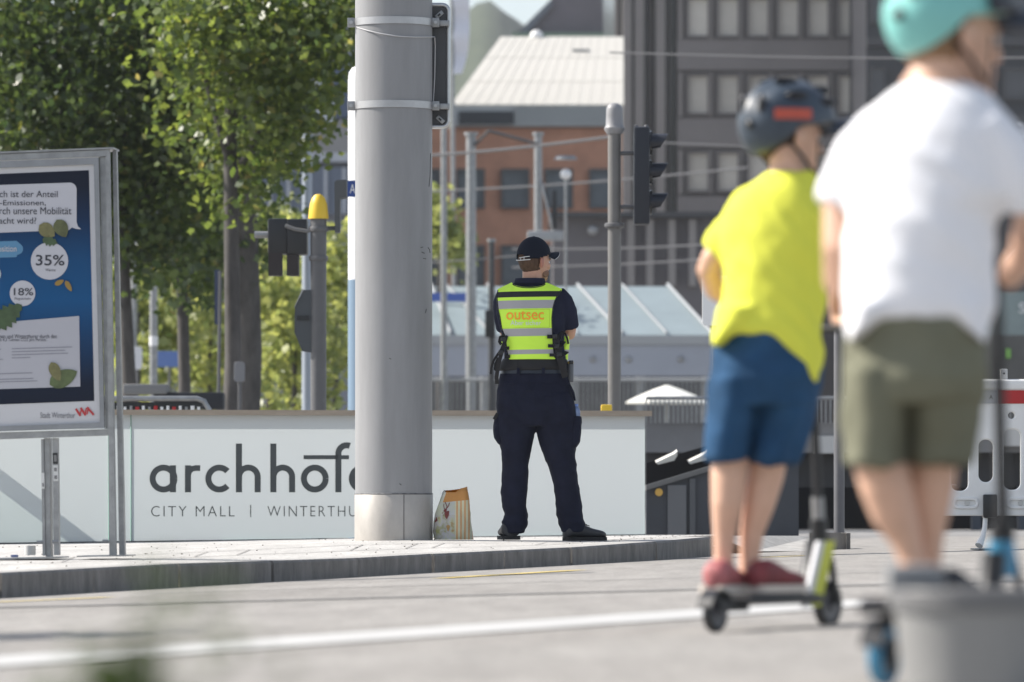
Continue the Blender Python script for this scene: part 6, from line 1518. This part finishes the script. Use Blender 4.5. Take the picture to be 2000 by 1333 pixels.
# vehicle-like pale panels beneath it on the left
# fence in front of the canopy
Y = 98.0; g0 = gp(1050, Y); fn = thing('railing', g0, 'grey bar railing in front of the station canopy, above the glass wall', 'railing')
mb = MB(); mb.tube([P(838, 742, Y), P(1400, 742, Y)], .03, 8); mb.build('top_rail', M_cw, fn)
mb = MB(); mb.tube([P(838, 835, Y), P(1400, 835, Y)], .03, 8); mb.build('bottom_rail', M_galv, fn)
mb = MB()
for i in range(64): x = 840 + 8.8 * i; mb.box(P(x, 835, Y) + Vector((-.012, -.012, 0)), P(x, 742, Y) + Vector((.012, .012, 0)))
o = mb.build('bars', M_galv, fn, smooth=False)
# parasol
Y = 92.0; g0 = gp(1303, Y); t = thing('parasol', g0, 'white garden parasol opened behind the end of the glass wall', 'parasol')
mb = MB(); c = P(1303, 752, Y); rx = 86 * Y / FPX
top_ = mb.bm.verts.new(c); n = 8; prev = None; rings = []
for fr_, zz in ((.35, .30), (.7, .66), (1, 1.0), (1.0, 1.12)):
    rings.append([mb.bm.verts.new(c + Vector((math.cos(2 * math.pi * (i + .5) / n) * rx * fr_, math.sin(2 * math.pi * (i + .5) / n) * rx * fr_, -zz * 33 * Y / FPX))) for i in range(n)])
for i in range(n): mb.face([top_, rings[0][i], rings[0][(i + 1) % n]])
for r0, r1 in zip(rings, rings[1:]):
    for i in range(n): mb.face([r0[i], r0[(i + 1) % n], r1[(i + 1) % n], r1[i]])
f_ = mb.build('canvas', mat('canvas_white', (.80, .79, .74), .8), t, smooth=False); md = f_.modifiers.new('s', 'SOLIDIFY'); md.thickness = .01
mb = MB(); mb.cyl(g0, c, .03, n=12); mb.build('pole', M_galv, t)
# underpass portal, stair enclosure and lamps on the right
Y = 62.0; g0 = gp(1650, Y); up = thing('underpass_portal', g0, 'dark underpass entrance with concrete lintel behind the children', 'underpass')
M_conc = mat('raw_concrete', (.20, .20, .205), .8, var=.12, scale=1.5); M_conc_d = mat('shaded_concrete', (.05, .049, .051), .8, var=.15, scale=1.5); M_void = mat('painted_shade', (.006, .006, .008), .9)
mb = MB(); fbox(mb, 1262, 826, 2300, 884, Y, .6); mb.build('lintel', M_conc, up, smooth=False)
mb = MB(); fbox(mb, 1262, 884, 2300, 952, Y + .3, .4); mb.build('soffit', M_conc_d, up, smooth=False)  # recess below the lintel, its shade painted as darker concrete
mb = MB(); fbox(mb, 1262, 952, 2300, 1100, Y + 2.2, .3); mb.build('back_wall', M_void, up, smooth=False)  # near-black sheet, the unlit depth of the opening put into its colour
for x in (1515, 1900, 1990, 2080): mb = MB(); fbox(mb, x, 950, x + 16, 1090, Y, .3); mb.build('column', mat('portal_column', (.06, .07, .09), .6), up, smooth=False)
mb = MB(); fbox(mb, 1592, 852, 1648, 886, Y, .2, .15); mb.build('light_panel', mat('pale_panel', (.55, .54, .52), .6), up, smooth=False)
mb = MB(); fbox(mb, 1950, 836, 2060, 872, Y, .2, .15); mb.build('light_panel', MATS['pale_panel'], up, smooth=False)
Y = 61.6; g0 = P(1650, 826, Y); rl = thing('railing', P(1650, 826, Y + .2), 'bar railing on top of the concrete lintel behind the children', 'railing')
mb = MB()
for i in range(110): x = 1262 + 9 * i; mb.box(P(x, 827, Y + .3) + Vector((-.008, 0, 0)), P(x, 778, Y + .3) + Vector((.008, .016, 0)))
mb.build('bars', M_galv, rl, smooth=False)
mb = MB(); mb.tube([P(1262, 778, Y + .3), P(2250, 778, Y + .3)], .02, 8); mb.build('top_rail', M_galv, rl)
Y = 46.5; g0 = gp(1340, Y); se = thing('stair_enclosure', g0, 'dark stair enclosure with sloping rail and pale lamps past the glass wall end', 'stairway')
mb = MB(); mb.prism([P(1262, 956, Y), P(1400, 915, Y), P(1560, 868, Y), P(1560, 1085, Y), P(1262, 1085, Y)], (0, .3, 0)); mb.build('side_panel', mat('stair_slate', (.045, .05, .062), .5, var=.15, scale=1.2), se, smooth=False)
mb = MB(); mb.prism([P(1262, 948, Y - .05), P(1560, 858, Y - .05), P(1560, 868, Y - .05), P(1262, 958, Y - .05)], (0, .45, 0)); mb.build('sloping_rail', mat('rail_grey', (.13, .13, .13), .5, var=.2, scale=3), se, smooth=False)
mb = MB(); fbox(mb, 1304, 948, 1340, 1060, Y, .05, .03); mb.build('door_panel', mat('door_grey', (.13, .135, .145), .5), se, smooth=False)
mb = MB(); fbox(mb, 1347, 935, 1358, 1060, Y, .05, .03); mb.build('frame_post', mat('frame_slate', (.085, .09, .10), .5), se, smooth=False)
mb = MB(); mb.cyl(P(1287, 962, Y - .04), P(1287, 962, Y - .0), .032, n=16); mb.build('warning_button', mat('button_amber', (.60, .36, .07), .4), se)
mb = MB(); mb.prism([P(1262, 905, Y + 1.2), P(1560, 820, Y + 1.2), P(1560, 900, Y + 1.2), P(1262, 960, Y + 1.2)], (0, .1, 0)); mb.build('shaded_soffit', M_void, se, smooth=False)  # flat near-black sheet, shade behind the rail painted as colour
for x0, y0 in ((1281, 904), (1344, 903), (1408, 900)):
    mb = MB(); mb.prism([P(x0, y0, Y + .9), P(x0 + 36, y0 - 17, Y + .9), P(x0 + 42, y0 - 22, Y + .9), P(x0 + 42, y0 - 14, Y + .9), P(x0 + 36, y0 - 4, Y + .9), P(x0 + 4, y0 + 4, Y + .9)], (0, .25, .02)); mb.build('lamp_cover', mat('lamp_cover_pale', (.62, .60, .55), .5), se, smooth=False)
# diagonal strut and shop front at the right edge
Y = 120.0; g0 = gp(1990, Y); t = thing('escalator_canopy', g0, 'grey slanted canopy strut with glass front at the right edge', 'canopy')
mb = MB(); mb.prism([P(1930, 545, Y), P(2060, 420, Y), P(2060, 455, Y), P(1930, 575, Y)], (0, .8, 0)); mb.build('strut', mat('strut_grey', (.20, .195, .185), .6), t, smooth=False)
mb = MB(); fbox(mb, 1890, 570, 2300, 655, Y, .2); mb.build('glass_front', mat('teal_glass', (.20, .25, .25), .25, var=.15, scale=.8), t, smooth=False)
mb = MB(); fbox(mb, 1890, 655, 2300, gy, Y, .3); mb.build('shop_wall', mat('shop_dark', (.085, .083, .078), .6, var=.3, scale=.6), t, smooth=False)
mb = MB(); fbox(mb, 1961, 682, 1973, 700, Y, .1, .1); mb.build('green_notice', mat('notice_green', (.2, .45, .08), .5), t, smooth=False)
mb = MB(); fbox(mb, 1690, 560, 1890, gy, Y + 1, .3); mb.build('side_wall', MATS['shop_dark'], t, smooth=False)
text_on(lambda x, y: P(x, y, Y - .1), 'S', (1990, 592, 2003, 612), M_white, t)
# masts of the overhead line
WG = 'masts of the overhead line'
for (px, Y_, ptop, r_, lab, m_) in ((920, 100, 262, .10, 'pale overhead-line mast with dark shaded side, left of the guard', M_galv), (1051, 104, 262, .085, 'pale overhead-line mast above the head of the guard', M_galv), (867, 98, 246, .06, 'slim grey mast right beside the thick foreground mast', M_galv), (600, 70, 240, .07, 'pale blue-grey mast close behind the yellow-capped pole', mat('mast_pale', (.36, .40, .46), .45, .3)), (960, 96, 470, .06, 'short dark signal post at the left shoulder of the guard', M_dark)):
    g = gp(px, Y_); t = thing('overhead_mast', g, lab, 'mast', WG); mb = MB(); mb.cyl(g, P(px, ptop, Y_), r_, r_ * .85, n=18); mb.build('shaft', m_, t)
    mb = MB(); mb.cyl(P(px, ptop + 3, Y_), P(px, ptop - 3, Y_), r_ * 1.2, n=18); mb.build('mast_cap', M_galv, t)
    if px == 960: mb = MB(); mb.box(P(947, 660, Y_ - .15), P(968, 606, Y_ - .05), bev=.03); mb.build('signal_box', M_blackplastic, t)
    if px == 920: mb = MB(); mb.tube([P(920, 290, Y_), P(955, 256, Y_ - .3), P(1055, 283, Y_ - .6)], .03, 8); mb.build('cantilever', M_dark, t)
    if px == 1051:
        mb = MB(); mb.tube([P(1051, 330, Y_), P(1085, 470, Y_ - .3)], .02, 8); mb.build('stay', M_galv, t)
        mb = MB(); mb.box(P(1030, 470, Y_ - .3), P(1100, 452, Y_ - .1), bev=.03); mb.build('lamp_box', M_cw, t)
        mb = MB(); mb.box(P(1078, 447, Y_ - .4), P(1088, 372, Y_ - .3), bev=.02); mb.build('dark_signal', M_blackplastic, t)
Y = 104.0; g = gp(1105, Y); t = thing('park_lamp', g, 'slim lamp post with a round white lamp in front of the brick wall', 'lamp')
mb = MB(); mb.cyl(g, P(1105, 350, Y), .025, n=10); mb.build('post', M_galv, t); mb = MB(); mb.ball(P(1105, 341, Y), .10, .10, .10); mb.build('globe', mat('globe_white', (.85, .85, .85), .3), t)
mb = MB(); mb.cyl(P(1105, 312, Y), P(1105, 305, Y), .22, .16, n=16); mb.build('shade', M_galv, t)
# wires
for i, (x0, y0, x1, y1, Y_, r_, lab) in enumerate(((700, 312, 1190, 268, 95, .024, 'thick pale overhead wire crossing the brick wall below the roof'), (800, 376, 1460, 328, 110, .02, 'pale overhead wire across the windows of the brick building'), (1190, 103, 2100, 112, 90, .014, 'pale overhead wire high across the dark office block'), (1290, 279, 2100, 300, 100, .014, 'pale overhead wire across the middle of the dark office block'),
                                              (1000, 487, 1500, 470, 105, .018, 'upper of two pale wires at the cap of the guard'), (1000, 523, 1560, 492, 105, .018, 'lower of two pale wires at the cap of the guard'), (560, 520, 1010, 500, 100, .012, 'thin wire left of the cap of the guard'))):
    pts = [P(x0 + (x1 - x0) * k / 10, y0 + (y1 - y0) * k / 10 + 6 * math.sin(math.pi * k / 10), Y_) for k in range(11)]
    mb = MB(); mb.tube(pts, r_, 6); o = mb.build('overhead_wire', mat('wire_pale', (.30, .29, .285), .5, .3), org=pts[0]); tag(o, lab, 'wire', 'overhead wires')
# ------------------------------------------------------------------ summer haze over the town
mb = MB(); mb.box((-700, -40, -1.5), (700, 1100, 90))
hz = bpy.data.materials.new('haze'); hz.use_nodes = True; nt = hz.node_tree; nt.nodes.remove(nt.nodes['Principled BSDF'])
pv = nt.nodes.new('ShaderNodeVolumePrincipled'); pv.inputs['Density'].default_value = .0002; pv.inputs['Color'].default_value = (.86, .90, .96, 1); pv.inputs['Anisotropy'].default_value = .2
nt.links.new(pv.outputs[0], nt.nodes['Material Output'].inputs['Volume'])
o = mb.build('haze', hz, smooth=False); tag(o, kind='stuff')
